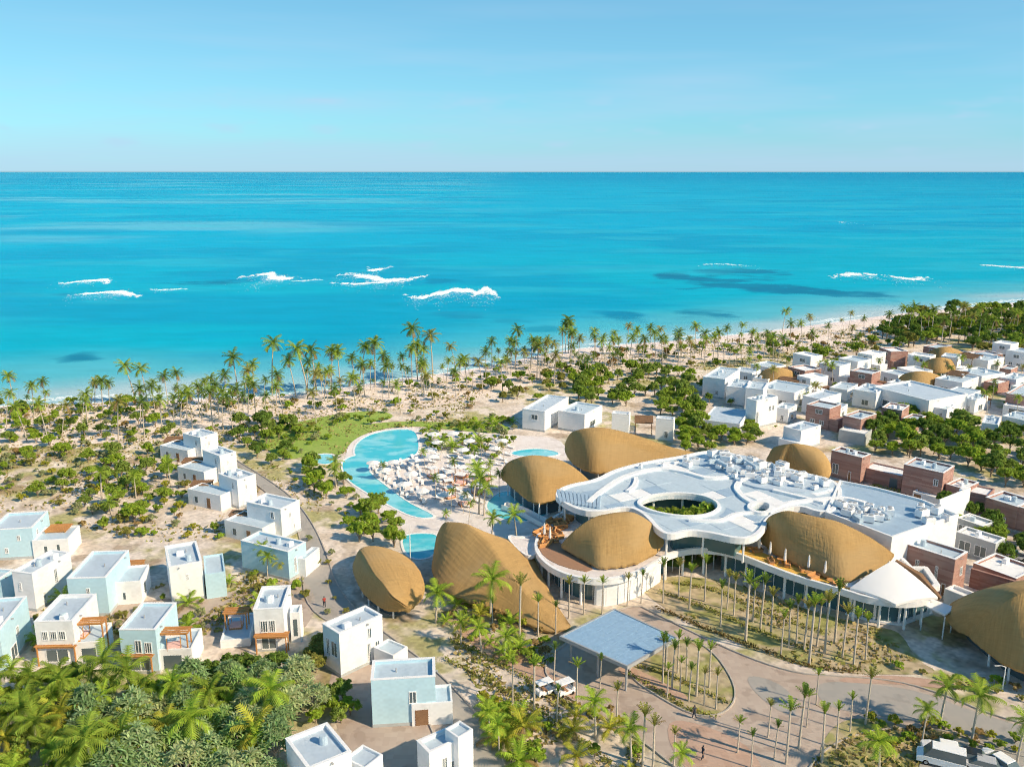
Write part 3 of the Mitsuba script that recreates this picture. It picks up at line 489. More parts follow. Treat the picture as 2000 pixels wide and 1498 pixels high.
# the brick row behind the main roof
house('brick house with a pale teal roof and white right end, first of the brick row', (1684, 894), (1705, 888), (1622, 880), 6.0, 'k', 'p', [('l', .72, .92, 1.0, 3.2)], doors=[('l', .3, .4, 2.2)], annex=[((1762, 930), (1776, 918), (1688, 912), 3.2, 'k', 'w', [('l', .1, .3, .2, 2.4)])])
house('tall brick house with a white triangular stair wall, middle of the brick row', (1843, 924), (1866, 910), (1765, 907), 7.0, 'k', 'p', [('l', .1, .22, 4.0, 5.4)], annex=[((1842, 975), (1846, 968), (1786, 958), 2.4, 'w', 'w', [('l', .72, .95, .1, 2.0)])])
house('brick house with a white roof, third of the brick row', (1884, 955), (1912, 942), (1848, 945), 4.5, 'k', 'w', [('l', .3, .45, .8, 2.2), ('l', .6, .75, .8, 2.2)], annex=[((1930, 968), (1945, 955), (1890, 960), 4.0, 'k', 'w', [('l', .4, .6, .3, 2.3)])])
house('brick house with a blue and white roof at the right end of the brick row', (1988, 990), (2002, 972), (1938, 968), 5.0, 'k', 'p', [('l', .3, .45, .8, 2.2)])
house('brick house cut by the right edge beyond the brick row', (2060, 1010), (2070, 990), (1996, 985), 5.0, 'k', 'p')
house('large brick block with a pale roof beside the white service building', (1866, 1093), (1892, 1078), (1768, 1062), 7.0, 'k', 'p', [('l', .68, .76, 3.6, 5.0), ('l', .3, .36, 2.0, 5.0), ('r', .5, .7, 3.6, 5.0)], doors=[('l', .12, .2, 2.4)], name='brick_block', category='building')
for lab, N, R, L, h in [('long white roofed shed behind the brick block, nearer of two', (1945, 1062), (1952, 1048), (1874, 1036), 3.6), ('long white roofed shed behind the brick block, farther of two', (1920, 1028), (1940, 1018), (1872, 1010), 3.4)]:
    house(lab, N, R, L, h, 'g', 'w', [('l', .2, .5, .4, 2.4), ('l', .6, .9, .4, 2.4)], name='service_shed', category='shed')
k_ = whole('brick_wall', cat([slab(LineString([G2(1893, 1145), G2(1975, 1170), G2(2060, 1195)]).buffer(0.25, cap_style=2), 0, 3.2)]), 'brick_mat', 'brick garden wall running right from the large brick block', 'wall')
house('small white kiosk with a flat roof in front of the large brick block', (1892, 1168), (1910, 1160), (1845, 1150), 2.6, 'w', 'w', [('l', .2, .4, .6, 2.0)], name='kiosk', category='building')
for lab, N, R, L, h in [('grey flat roof of a low service building near the right edge', (1985, 1130), (2030, 1110), (1900, 1100), 3.0)]:
    house(lab, N, R, L, h, 'k', 'w', [('l', .3, .5, .6, 2.0)], name='service_building', category='building')
# ------------------------------------------------------------------ thatched domes
def dome(label, ridge, near, far=None, p=1.8, floor=0.0, base='dark_glass', n=60, m=42, cols=7, group=None, over=0.0):
    k = thing('thatched_dome', label, 'thatched roof', group)
    R = spline([G(*q) for q in ridge], n); A = spline([G(*q) for q in near], n)
    if far is None:
        B = np.column_stack([2 * R[:, :2] - A[:, :2], A[:, 2]])
    else:
        B = spline([G(*q) for q in far], n)
    s = np.linspace(-1, 1, 2 * m + 1)
    E = np.where(s[None, :, None] < 0, A[:, None], B[:, None]); a = np.abs(s)[None, :, None]
    V = R[:, None] * (1 - a) + E * a
    V[..., 2] = R[:, None, 2] + (E[..., 2] - R[:, None, 2]) * np.abs(s)[None] ** p
    nn = V.shape[1]; top = V.reshape(-1, 3)
    top = top + np.column_stack([np.zeros((len(top), 2)), 0.03 * (meshkit.fbm(top * [0.9, 0.9, 2.5], 3, 4) - 0.5) + 0.09 * np.tile((np.abs(s) * 12.99) % 1.0, n) - 0.30 * np.tile(np.abs(s) > 0.99, n) * np.random.default_rng(n).random(n * nn)])       # courses that overlap like shingles
    bot = top - [0, 0, 0.40]
    ctr = (A + B).mean(0) / 2; bot[:, :2] += (ctr[:2] - bot[:, :2]) * 0.015
    N = len(top)
    f = np.array([[i * nn + j, i * nn + j + 1, (i + 1) * nn + j + 1, (i + 1) * nn + j] for i in range(n - 1) for j in range(nn - 1)])
    side = [[i * nn, (i + 1) * nn, (i + 1) * nn + N, i * nn + N] for i in range(n - 1)] + [[i * nn + nn - 1, i * nn + nn - 1 + N, (i + 1) * nn + nn - 1 + N, (i + 1) * nn + nn - 1] for i in range(n - 1)]
    F = np.vstack([f, f[:, ::-1] + N, np.array(side)])
    up = np.cross(V[n // 2 + 1, m] - V[n // 2, m], V[n // 2, m + 1] - V[n // 2, m])[2]
    uvs = np.stack(np.meshgrid(np.linspace(0, 1, n), s, indexing='ij'), -1).reshape(-1, 2)
    part(k, 'roof', (top, f if up > 0 else f[:, ::-1]), 'thatch_mat', smooth=True, uv=uvs)
    part(k, 'eave', (np.vstack([top, bot]), np.vstack([f[:, ::-1] + N, np.array(side)])), 'thatch_mat', smooth=False, uv=np.vstack([uvs, uvs]))
    # set-back wall and leaning posts under the eave
    out = np.vstack([A[2:-2], B[2:-2][::-1]]); C = out.mean(0)
    inn = C[:2] + (out[:, :2] - C[:2]) * 0.80
    poly = Polygon(inn).buffer(0)
    if poly.geom_type != 'Polygon': poly = max(poly.geoms, key=lambda g: g.area)
    ez = min(A[2:-2, 2].min(), B[2:-2, 2].min())
    if ez - floor > 0.8:
        part(k, 'base_wall', slab(poly, floor, ez + 0.1), base)
        for i in range(cols):
            t = 2 + int((n - 5) * (i + 0.5) / cols); q = A[t]; c = q[:2] + (C[:2] - q[:2]) * 0.10
            part(k, 'post', tube([[c[0], c[1], floor], [c[0] + (q[0] - c[0]) * 0.2, c[1] + (q[1] - c[1]) * 0.2, q[2]]], [0.16, 0.13], 6), 'white_paint')
    BLOCK.append(Polygon(np.vstack([A[:, :2], B[::-1, :2]])).buffer(0).buffer(0.5))
    return k
dome('small egg-shaped thatched dome at the road bend, leftmost of the domes', [(700, 1078, 2.2), (705, 1074, 4.2), (720, 1098, 5.8), (744, 1134, 6.0), (772, 1168, 4.6), (802, 1188, 2.2)],
     [(700, 1080, 2.2), (690, 1100, 2), (698, 1136, 2), (722, 1168, 2), (758, 1188, 2), (802, 1190, 2.2)], [(700, 1076, 2.2), (735, 1068, 2), (785, 1082, 2), (822, 1118, 2), (829, 1155, 2), (802, 1188, 2.2)], p=1.7)
dome('tall pointed thatched dome with a long tapering tail, in front of the pool deck', [(847, 1078, 2.5), (853, 1046, 5.4), (874, 1019, 8.6), (908, 1023, 9.0), (948, 1054, 7.6), (986, 1104, 5.6), (1038, 1170, 3.2), (1114, 1222, 0.5)],
     [(847, 1080, 2.4), (843, 1105, 2.2), (860, 1145, 1.8), (910, 1172, 1.6), (965, 1188, 1.4), (1030, 1218, 1), (1080, 1232, 0.7), (1114, 1224, 0.5)],
     [(847, 1076, 2.5), (880, 1058, 2.6), (940, 1044, 3.2), (1000, 1056, 3.2), (1040, 1084, 3), (1062, 1130, 2.4), (1088, 1180, 1.4), (1114, 1221, 0.5)], p=1.15)
dome('leaf-shaped thatched dome between the pool deck and the ribbed roof wing', [(978, 926, 3.6), (996, 901, 8), (1040, 890, 10), (1095, 900, 8.8), (1158, 946, 4)],
     [(978, 928, 3.5), (1004, 953, 3.3), (1055, 982, 3.3), (1110, 968, 3.4), (1158, 948, 4)], p=1.45)
dome('horn-shaped thatched dome tapering to the right, farthest back beside the white roof', [(1103, 872, 4), (1116, 846, 9), (1160, 836, 11), (1230, 848, 9.2), (1305, 872, 6.4), (1374, 887, 4)],
     [(1103, 880, 3.8), (1122, 906, 3.4), (1166, 922, 3.4), (1230, 912, 3.4), (1300, 902, 3.4), (1374, 889, 3.9)], p=1.9)
dome('broad diamond-shaped thatched dome standing on the curved white podium', [(1096, 1064, 5.6), (1122, 1036, 8.6), (1170, 1008, 11), (1225, 1000, 11.6), (1268, 1018, 9.6), (1297, 1056, 6)],
     [(1096, 1066, 5.5), (1135, 1088, 5.3), (1176, 1107, 5.3), (1232, 1101, 5.3), (1272, 1084, 5.4), (1297, 1060, 5.8)], p=1.4, floor=4.7, base='wood_brown')
dome('long thatched dome beside the orange terrace, its left end in shade', [(1484, 1046, 5.8), (1500, 1012, 10.2), (1545, 998, 12.4), (1615, 1014, 12), (1685, 1042, 9.8), (1746, 1083, 7)],
     [(1484, 1052, 5.5), (1512, 1078, 5.4), (1590, 1113, 5.4), (1650, 1134, 5.4), (1702, 1116, 5.8), (1746, 1086, 6.9)], p=1.4, floor=4.7, base='wood_brown')
dome('round thatched dome behind the rooftop machinery', [(1497, 896, 4), (1512, 875, 8), (1550, 867, 10), (1592, 874, 9), (1622, 906, 5)],
     [(1497, 899, 3.6), (1528, 916, 3.6), (1575, 930, 3.6), (1608, 934, 3.8), (1622, 911, 4.6)], p=2.0)
dome('huge thatched dome at the right edge with a shaded left flank', [(1893, 1240, 3.2), (1916, 1212, 6.2), (1952, 1182, 9.6), (2000, 1157, 11.8), (2090, 1150, 12.4), (2220, 1190, 8.5), (2290, 1250, 3)],
     [(1893, 1242, 3), (1940, 1281, 3), (2000, 1313, 3), (2090, 1335, 3), (2200, 1320, 3), (2290, 1254, 3)], [(1893, 1238, 3), (1852, 1214, 2.6), (1850, 1186, 2.6), (1900, 1160, 2.6), (2010, 1140, 2.6), (2180, 1150, 3), (2290, 1248, 3)], p=1.45, cols=9)
for lab, x0, x1, yt, yb in [('low far thatched roof beside the rounded terrace house', 1478, 1560, 717, 744), ('low far thatched roof, lowest of the three near the forest', 1752, 1842, 724, 748),
                            ('far thatched roof nearest the forest edge', 1808, 1884, 676, 699), ('far thatched roof between the other two near the forest', 1798, 1876, 697, 722)]:
    xm = (x0 + x1) / 2
    dome(lab, [(x0, yb - 6, 2.8), (x0 + 14, yt + 6, 5.2), (xm, yt + 1, 6.6), (x1 - 16, yt + 6, 5.2), (x1, yb - 8, 2.8)], [(x0, yb - 5, 2.6), (x0 + 18, yb + 2, 2.6), (xm, yb + 5, 2.6), (x1 - 18, yb + 1, 2.6), (x1, yb - 7, 2.6)], p=1.6, n=24, m=10, cols=4)

# ------------------------------------------------------------------ main building: podium, terrace, free-form white roof
ZT, ZR = 4.6, 9.0
def ring_wall(line, h0, h1, t):
    return slab(LineString(line).buffer(t, cap_style=2), h0, h1)
MAIN = thing('main_building', 'sprawling white resort building with a free-form roof, round courtyard and curved terraces', 'building')
roof_p = ppoly([(1084, 966), (1108, 950), (1165, 940), (1200, 920), (1262, 904), (1330, 894), (1372, 884), (1410, 882), (1445, 893), (1490, 903), (1560, 924), (1640, 942), (1640, 985), (1610, 1006), (1555, 985), (1500, 1010), (1488, 1036),
                (1466, 1053), (1432, 1052), (1390, 1042), (1345, 1036), (1312, 1046), (1290, 1040), (1262, 1006), (1230, 990), (1180, 1000), (1140, 1000), (1104, 984)], ZR, 2)
ocu = ppoly([(1245, 986), (1262, 974), (1300, 967), (1345, 967), (1385, 975), (1405, 990), (1392, 1004), (1358, 1011), (1315, 1009), (1272, 1000)], ZR, 2)
ocu2 = ppoly([(1466, 992), (1480, 985), (1500, 986), (1504, 996), (1492, 1004), (1474, 1002)], ZR, 2)
part(MAIN, 'roof', slab(roof_p.difference(ocu).difference(ocu2), ZR - 0.7, ZR), 'pale_roof')
part(MAIN, 'roof_rim', slab(roof_p.buffer(0.35).difference(roof_p.buffer(-0.35)), ZR - 0.75, ZR + 0.28), 'white_wall')
part(MAIN, 'courtyard_rim', slab(ocu.buffer(0.5).difference(ocu), ZR - 0.75, ZR + 0.45), 'white_wall', label='white rim of the round courtyard')
part(MAIN, 'courtyard_rim', slab(ocu2.buffer(0.8).difference(ocu2), ZR - 0.72, ZR + 0.5), 'white_wall')
part(MAIN, 'upper_wall', slab(roof_p.buffer(-3.2).difference(ocu.buffer(2.5)), ZT, ZR - 0.71), 'teal_glass')
rect_p = ppoly([(1640, 941), (1712, 955), (1800, 978), (1872, 1008), (1742, 1052), (1690, 1032), (1612, 1003)], ZR, 0)
part(MAIN, 'service_wing', slab(rect_p, 0, ZR - 0.32), 'white_wall', label='white boxy wing with a flat blue roof')
part(MAIN, 'service_roof', slab(rect_p.buffer(-0.5), ZR - 0.3, ZR - 0.05), 'metal_roof')
part(MAIN, 'parapet', slab(rect_p.buffer(0.06).difference(rect_p.buffer(-0.3)), ZR - 0.34, ZR + 0.35), 'white_paint')
terr_p = ppoly([(1044, 1066), (1054, 1092), (1085, 1117), (1135, 1133), (1200, 1134), (1250, 1118), (1288, 1094), (1310, 1082), (1360, 1072), (1425, 1077), (1490, 1103), (1560, 1130), (1650, 1155), (1700, 1172), (1780, 1180), (1830, 1166), (1760, 1090), (1700, 1040), (1600, 1000), (1480, 985), (1350, 940), (1200, 960), (1100, 1000), (1060, 1030)], ZT, 2)
terr_p = terr_p.difference(ocu.buffer(0.5))
part(MAIN, 'terrace', slab(terr_p, ZT - 0.6, ZT), 'deck_mat')
rimt = terr_p.buffer(0.25).difference(terr_p.buffer(-0.25))
part(MAIN, 'terrace_parapet', slab(rimt, ZT - 0.65, ZT + 0.40), 'white_wall')
part(MAIN, 'ground_floor', slab(terr_p.buffer(-2.6).difference(ocu.buffer(3)), 0.0, ZT - 0.61), 'teal_glass', label='recessed dark glazed ground floor')
white_p = ppoly([(1150, 1133), (1200, 1136), (1250, 1120), (1290, 1096), (1306, 1086), (1296, 1060), (1200, 1090), (1150, 1120)], ZT, 1)
part(MAIN, 'curved_wall', slab(white_p.buffer(-0.9), 0.0, ZT - 0.605), 'white_wall', label='curved white wall under the podium dome')
ring = np.array(Polygon(terr_p.exterior).buffer(-0.7).exterior.coords); L_ = LineString(ring)
vis = [L_.interpolate(d) for d in np.arange(0, L_.length, 3.6)]
for q in vis:
    if q.y < 165 and q.x > 0:
        part(MAIN, 'column', cyl(q.x, q.y, 0, ZT - 0.6, 0.22, 0.18, 8), 'white_paint')
for q in [LineString(np.array(ocu.buffer(1.2).exterior.coords)).interpolate(d) for d in np.arange(0, ocu.buffer(1.2).exterior.length, 5.5)]:
    part(MAIN, 'courtyard_column', cyl(q.x, q.y, ZT, ZR - 0.7, 0.24, 0.2, 8), 'white_paint')
ring2 = np.array(roof_p.buffer(-0.8).exterior.coords); L2 = LineString(ring2)
for d in np.arange(0, L2.length, 6.5):
    q = L2.interpolate(d)
    part(MAIN, 'roof_column', cyl(q.x, q.y, ZT, ZR - 0.7, 0.2, 0.16, 8), 'white_paint')
# mullions of the ground floor glass
ring3 = np.array(Polygon(terr_p.exterior).buffer(-2.55).exterior.coords); L3 = LineString(ring3); nm = 0
for d in np.arange(0, L3.length, 1.8):
    q = L3.interpolate(d)
    if q.y < 150: part(MAIN, 'mullion', cyl(q.x, q.y, 0, ZT - 0.62, 0.07, 0.07, 4), 'white_paint')
# ribbed wing at the left tip of the roof
wing = [(1084, 966), (1100, 957), (1130, 960), (1165, 968), (1192, 984), (1180, 990), (1140, 992), (1104, 982)]
for i in range(11):
    t = i / 10; a = G2(1090 + 80 * t, 959 + 12 * t, ZR); b = G2(1096 + 72 * t, 982 + 12 * t, ZR)
    v = (b - a) / np.linalg.norm(b - a); n_ = np.array([-v[1], v[0]]) * 0.28
    part(MAIN, 'rib', slab(Polygon([a + n_, b + n_, b - n_, a - n_]), ZR - 0.1, ZR + 0.35), 'metal_roof')
# membrane panels, a little proud of the roof and of uneven tone
rp = np.random.default_rng(12); inner = roof_p.buffer(-1.0).difference(ocu.buffer(1.4)).difference(ocu2.buffer(1.2)); bx0, by0, bx1, by1 = inner.bounds; ca, sa = math.cos(0.5), math.sin(0.5)
for ix in range(-16, 17):
    for iy in range(-12, 13):
        if rp.random() < 0.42: continue
        cx_, cy_ = (bx0 + bx1) / 2 + 3.6 * (ix * ca - iy * sa), (by0 + by1) / 2 + 3.6 * (ix * sa + iy * ca)
        pl = Polygon([(cx_ + 1.72 * (a * ca - b * sa), cy_ + 1.72 * (a * sa + b * ca)) for a, b in ((-1, -1), (1, -1), (1, 1), (-1, 1))]).intersection(inner)
        if pl.geom_type == 'Polygon' and pl.area > 4: part(MAIN, 'roof_panel', slab(pl, ZR - 0.02, ZR + 0.05 + 0.03 * rp.random()), ['pale_roof', 'metal_roof', 'flat_roof', 'pale_roof', 'white_wall'][int(rp.integers(5))])
# raised white ribbons on the roof
for pts, w_ in [([(1150, 985), (1180, 958), (1230, 930), (1290, 918), (1340, 925), (1385, 936), (1440, 930)], 0.5), ([(1225, 962), (1240, 948), (1242, 935)], 0.4), ([(1470, 985), (1440, 960), (1450, 940), (1500, 930), (1545, 948)], 0.5),
                ([(1500, 1005), (1540, 985), (1600, 978), (1640, 975), (1690, 985)], 0.45), ([(1345, 1018), (1400, 1020), (1440, 1006), (1470, 1004)], 0.35), ([(1510, 960), (1560, 972), (1610, 985)], 0.4)]:
    s_ = spline([np.r_[G2(x, y, ZR), 0] for x, y in pts], 24)[:, :2]
    part(MAIN, 'roof_upstand', slab(LineString(s_).buffer(w_, cap_style=2), ZR - 0.05, ZR + 0.45), 'white_wall')
mb_p = ppoly([(1400, 888), (1460, 892), (1520, 912), (1600, 935), (1640, 950), (1600, 965), (1520, 962), (1450, 950), (1405, 915)], ZR, 2)
part(MAIN, 'upper_deck', slab(mb_p, ZR - 0.02, ZR + 0.35), 'flat_roof')
part(MAIN, 'terrace_floor', slab(ppoly([(1404, 1056), (1450, 1064), (1500, 1084), (1560, 1108), (1630, 1132), (1668, 1146), (1655, 1156), (1600, 1142), (1540, 1122), (1480, 1098), (1425, 1076)], ZT, 1), ZT + 0.005, ZT + 0.10), 'yellow_floor', label='yellow and orange terrace floor')
part(MAIN, 'terrace_floor', slab(ppoly([(1050, 1066), (1062, 1088), (1100, 1108), (1160, 1120), (1150, 1090), (1090, 1060), (1075, 1040)], ZT, 1), ZT + 0.005, ZT + 0.08), 'fabric_brown', label='brown terrace floor around the podium dome')
# outer stair of the service wing
st = thing('outside_stair', 'white outside stair at the end of the boxy white wing', 'stair')
o_ = G(1808, 1046, 0); e_ = G(1868, 1020, 0); v_ = (e_ - o_)[:2]; Ls = np.linalg.norm(v_); a_ = math.atan2(v_[1], v_[0])
for i in range(14):
    part(st, 'step', xf(box(i * Ls / 14, (i + 1) * Ls / 14 + 0.02, -1.6, -0.1, 0, 0.5 + i * 0.5), o_[0], o_[1], 0, a_), 'white_wall')
part(st, 'side_wall', xf(box(0, Ls, -1.85, -1.61, 0, 7.6), o_[0], o_[1], 0, a_), 'white_wall')
# white tent-like roof at the end of the long dome
pv = thing('white_pavilion', 'white triangular pavilion roof with glazed walls at the end of the long dome', 'pavilion')
Tp, Wp, Fp, Ep, Bp = G(1745, 1094, 8.6), G(1660, 1148, 5.2), G(1750, 1180, 5.0), G(1832, 1166, 5.0), G(1800, 1110, 5.4)
Mp = G(1790, 1128, 7.0)
gu = np.linspace(0, 1, 15); U_, V_ = np.meshgrid(gu, gu); U_, V_ = U_[..., None], V_[..., None]
S_ = (Tp + U_ * (Wp - Tp) + V_ * (Ep - Tp) + U_ * V_ * (Fp - Wp - Ep + Tp) + np.array([0, 0, 1.1]) * (U_ * (1 - U_) + V_ * (1 - V_))).reshape(-1, 3); n_ = len(gu)
q_ = np.array([[a * n_ + b, a * n_ + b + 1, (a + 1) * n_ + b + 1, (a + 1) * n_ + b] for a in range(n_ - 1) for b in range(n_ - 1)])
if np.cross(S_[1] - S_[0], S_[n_] - S_[0])[2] < 0: q_ = q_[:, ::-1]
rim_ = [*range(n_)] + [a * n_ + n_ - 1 for a in range(1, n_)] + [n_ * n_ - 1 - b for b in range(1, n_)] + [a * n_ for a in range(n_ - 2, 0, -1)]
sd_ = np.array([[rim_[i], rim_[(i + 1) % len(rim_)], rim_[(i + 1) % len(rim_)] + n_ * n_, rim_[i] + n_ * n_] for i in range(len(rim_))])
part(pv, 'roof', (np.vstack([S_, S_ - [0, 0, 0.35]]), np.vstack([q_, q_[:, ::-1] + n_ * n_, sd_])), 'white_paint', smooth=40)
bs = [Tp + [0.5, 0.4, -0.3], (Tp + Ep) / 2 + [0.9, 0.8, -0.1], Ep + [0.5, 0.3, -0.4]]
part(pv, 'back_roof', tube(bs, [0.35, 0.7, 0.35], 8), 'wood_brown', label='brown rounded edge along the back of the roof')
pw = Polygon([G2(1650, 1200, 0), G2(1700, 1214, 0), G2(1760, 1222, 0), G2(1822, 1200, 0), G2(1800, 1165, 0), G2(1690, 1165, 0)])
part(pv, 'glass_wall', slab(pw.buffer(-0.8), 0.25, 4.7), 'teal_glass')
part(pv, 'plinth', slab(pw, 0, 0.25), 'white_wall')
part(pv, 'fascia', slab(pw.buffer(0.5).difference(pw.buffer(-0.3)), 4.1, 4.98), 'white_wall')
ext = np.array(pw.buffer(-0.45).exterior.coords); Lp = LineString(ext)
for d in np.arange(0, Lp.length, 3.4):
    q = Lp.interpolate(d); part(pv, 'pillar', cyl(q.x, q.y, 0.25, 4.1, 0.2, 0.2, 4), 'white_paint')
aw = thing('entrance_awning', 'flat white awning reaching out from the white pavilion toward the huge dome', 'awning')
ap = Polygon([G2(1785, 1174, 3.6), G2(1808, 1166, 3.6), G2(1866, 1188, 3.6), G2(1846, 1202, 3.6)])
part(aw, 'slab', slab(ap, 3.5, 3.75), 'white_paint')
for q in [(1803, 1186), (1846, 1202), (1862, 1190)]:
    c = G2(*q, 3.5) * 0.997; part(aw, 'post', cyl(c[0], c[1], 0, 3.5, 0.09, 0.09, 6), 'white_paint')
# walkway roof between the pointed dome and the podium
wk = thing('walkway_roof', 'pale shingle walkway roof joining the pointed dome to the podium', 'roof')
wp = ppoly([(985, 1046), (1020, 1052), (1048, 1044), (1070, 1028), (1086, 1040), (1056, 1070), (1040, 1090), (1020, 1084)], 4.0, 2)
part(wk, 'slab', slab(wp, 3.7, 4.05), 'deck_mat'); part(wk, 'edge', slab(wp.buffer(0.12).difference(wp.buffer(-0.15)), 3.65, 4.3), 'white_wall')
for d in np.arange(0, wp.exterior.length, 5): q = wp.buffer(-0.6).exterior.interpolate(d); part(wk, 'post', cyl(q.x, q.y, 0, 3.7, 0.12, 0.12, 6), 'white_paint')
# glazed terrace edge over the dark pool
gb = thing('footbridge', 'pale footbridge with a white rail over the dark pool beside the leaf-shaped dome', 'bridge')
ln = spline([np.r_[G2(x, y, 0), 0] for x, y in [(985, 995), (1015, 1004), (1050, 1022), (1075, 1036)]], 12)[:, :2]
part(gb, 'deck', slab(LineString(ln).buffer(1.0, cap_style=2), 0.2, 0.5), 'deck_mat')
part(gb, 'rail', slab(LineString(ln).buffer(1.05, cap_style=2).difference(LineString(ln).buffer(0.93, cap_style=2)), 0.5, 1.3), 'white_paint')

struct('courtyard_lawn', sheet(ocu.buffer(0.4), 0.1), 'lawn_mat')
# ------------------------------------------------------------------ arrival canopy
cn = thing('arrival_canopy', 'flat square blue-grey canopy over the arrival drive', 'canopy')
cq = [G2(1095, 1243, 4.3), G2(1225, 1301, 4.3), G2(1322, 1246, 4.3), G2(1200, 1190, 4.3)]
cp = Polygon(cq)
part(cn, 'roof', slab(cp, 3.98, 4.3), 'canopy_roof'); part(cn, 'fascia', slab(cp.buffer(0.12, join_style=2).difference(cp.buffer(-0.12, join_style=2)), 3.9, 4.4), 'grey_metal')
for i in range(1, 9):                                 # standing seams
    a, b = cq[0] + (cq[1] - cq[0]) * i / 9, cq[3] + (cq[2] - cq[3]) * i / 9
    part(cn, 'seam', slab(LineString([a, b]).buffer(0.05, cap_style=2), 4.298, 4.32), 'canopy_roof')
for s_, t_ in [(.08, .1), (.92, .1), (.08, .9), (.92, .9), (.5, .1), (.5, .9)]:
    q = (cq[0] * (1 - s_) + cq[1] * s_) * (1 - t_) + (cq[3] * (1 - s_) + cq[2] * s_) * t_
    part(cn, 'column', cyl(q[0], q[1], 0, 3.98, 0.14, 0.18, 8), 'grey_metal')
BLOCK += [cp, terr_p, rect_p, pw.buffer(1)]
# ------------------------------------------------------------------ plants: one of each kind, then copies
def col(n, base, r, spread=0.18, hue=0.06):
    """one colour per leaf, three or more vertices each"""
    k = 1 + spread * r.normal(size=(n, 1)); h = 1 + hue * r.normal(size=(n, 3))
    return np.clip(np.asarray(base) * k * h, 0.005, 0.7)
def frond(L, el, droop, n, wid, r, vdrop=0.35):
    """a feather leaf along +x: a bent midrib and pointed leaflets on both sides; (V, F) with three vertices per leaflet"""
    t = np.linspace(0, 1, n + 1); a = el - droop * t ** 1.3
    dx = np.cos(a) * L / n; dz = np.sin(a) * L / n
    x = np.r_[0, np.cumsum(dx[:-1])]; z = np.r_[0, np.cumsum(dz[:-1])]
    V, F = [], []
    for i in range(n):
        w = wid * (0.35 + 0.9 * math.sin(math.pi * min(0.98, 0.12 + 0.80 * t[i]))) * r.uniform(0.85, 1.15)
        fx, fz = math.cos(a[i]), math.sin(a[i])
        for s in (-1, 1):
            tip = [x[i] + fx * w * 0.75, s * w * 0.80, z[i] + fz * w * 0.75 - vdrop * w]
            k = len(V); V += [[x[i], 0, z[i]], [x[i + 1], 0, z[i + 1]], tip]; F.append([k, k + 1, k + 2])
    return np.array(V), np.array(F)
def palm_crown(n, L, els, droops, nl, wid, r, vd=0.35):
    """list of fronds around the top, as separate meshes"""
    out = []
    for i in range(n):
        t = i / max(1, n - 1); m = frond(L * r.uniform(0.85, 1.1), els[0] + (els[1] - els[0]) * t + r.normal() * 0.1, droops[0] + (droops[1] - droops[0]) * t + r.normal() * 0.08, nl, wid, r, vd)
        out.append(xf(m, rz=i * 2.39996 + r.normal() * 0.15))
    return out
def lean_trunk(H, lean, r0, r1, n=7, sides=6):
    t = np.linspace(0, 1, n); return tube(np.column_stack([lean * t ** 1.6, 0 * t, H * t]), r0 + (r1 - r0) * t ** 0.7, sides)
def group_palm(gid, H, lean, r0, r1, n, L, els, droops, nl, wid, color, seed, split=False, vd=0.35, trunk='palm_trunk', shaft=None):
    r = np.random.default_rng(seed); fr = [xf(m, lean, 0, H) for m in palm_crown(n, L, els, droops, nl, wid, r, vd)]
    g = {'type': 'shapegroup', 'trunk': mikit.ply(lean_trunk(H, lean, r0, r1), trunk, smooth=True)}
    if shaft: g['crownshaft'] = mikit.ply(tube([[lean, 0, H - 0.1], [lean, 0, H + 0.5], [lean, 0, H + 1.0]], [r1 * 1.25, r1 * 1.1, r1 * 0.4], 6), 'foliage', color=np.tile(shaft, (18, 1)))
    dry = n - 2 if not shaft else n - 1
    def c(m): nt = len(m[0]) // 3; return np.repeat(col(nt, color, r, 0.12, 0.04) * r.uniform(0.8, 1.25), 3, 0)
    if split:
        for i, m in enumerate(fr): g['frond' + (f'_{i:03d}' if i else '')] = mikit.ply(m, 'foliage', color=c(m))
    else:
        g['crown'] = mikit.ply(cat(fr), 'foliage', color=np.vstack([c(m) if i < dry else np.tile([[0.34, 0.24, 0.11]], (len(m[0]), 1)) for i, m in enumerate(fr)]))
    scene[gid] = g
GREEN = (0.27, 0.37, 0.055); DEEP = (0.16, 0.25, 0.05); YEL = (0.42, 0.42, 0.06); LIME = (0.32, 0.45, 0.055); GREY = (0.37, 0.49, 0.24); OLIVE = (0.31, 0.31, 0.08); DRY = (0.42, 0.30, 0.13)
for i in range(5):
    group_palm(f'coconut_{i}', 9.0, [0.8, -0.9, 1.9, 0.3, -1.6][i], 0.15, 0.09, 19, 2.25, (1.15, -0.5), (0.9, 1.25), 7, 0.66, [GREEN, DEEP, OLIVE, DEEP, GREEN][i], 20 + i)
for i in range(4):
    group_palm(f'tied_palm_{i}', 10.0, [0.1, -0.15, 0.3, 0.0][i], 0.25, 0.16, 14, 2.3, [(1.52, 1.1), (1.5, 0.85), (1.5, 1.2), (1.48, 0.7)][i], (0.2, 0.9), 7, 0.40, [GREEN, OLIVE, DEEP, GREEN][i], 40 + i, shaft=(0.20, 0.24, 0.07))
for i in range(5):
    group_palm(f'feather_palm_{i}', [5.5, 6.5, 4.5, 7.0, 5.0][i], [0.5, -0.4, 0.3, 0.8, -0.6][i], 0.20, 0.12, 14, 2.7, (1.3, -0.35), (0.8, 1.3), 11, 0.80, [LIME, GREEN, YEL, LIME, GREEN][i], 60 + i, split=True)
for i in range(2):
    group_palm(f'dwarf_palm_{i}', [1.2, 0.7][i], 0.1, 0.16, 0.12, 13, 2.3, (1.3, 0.1), (0.9, 1.3), 12, 0.6, [YEL, LIME][i], 80 + i, split=False)
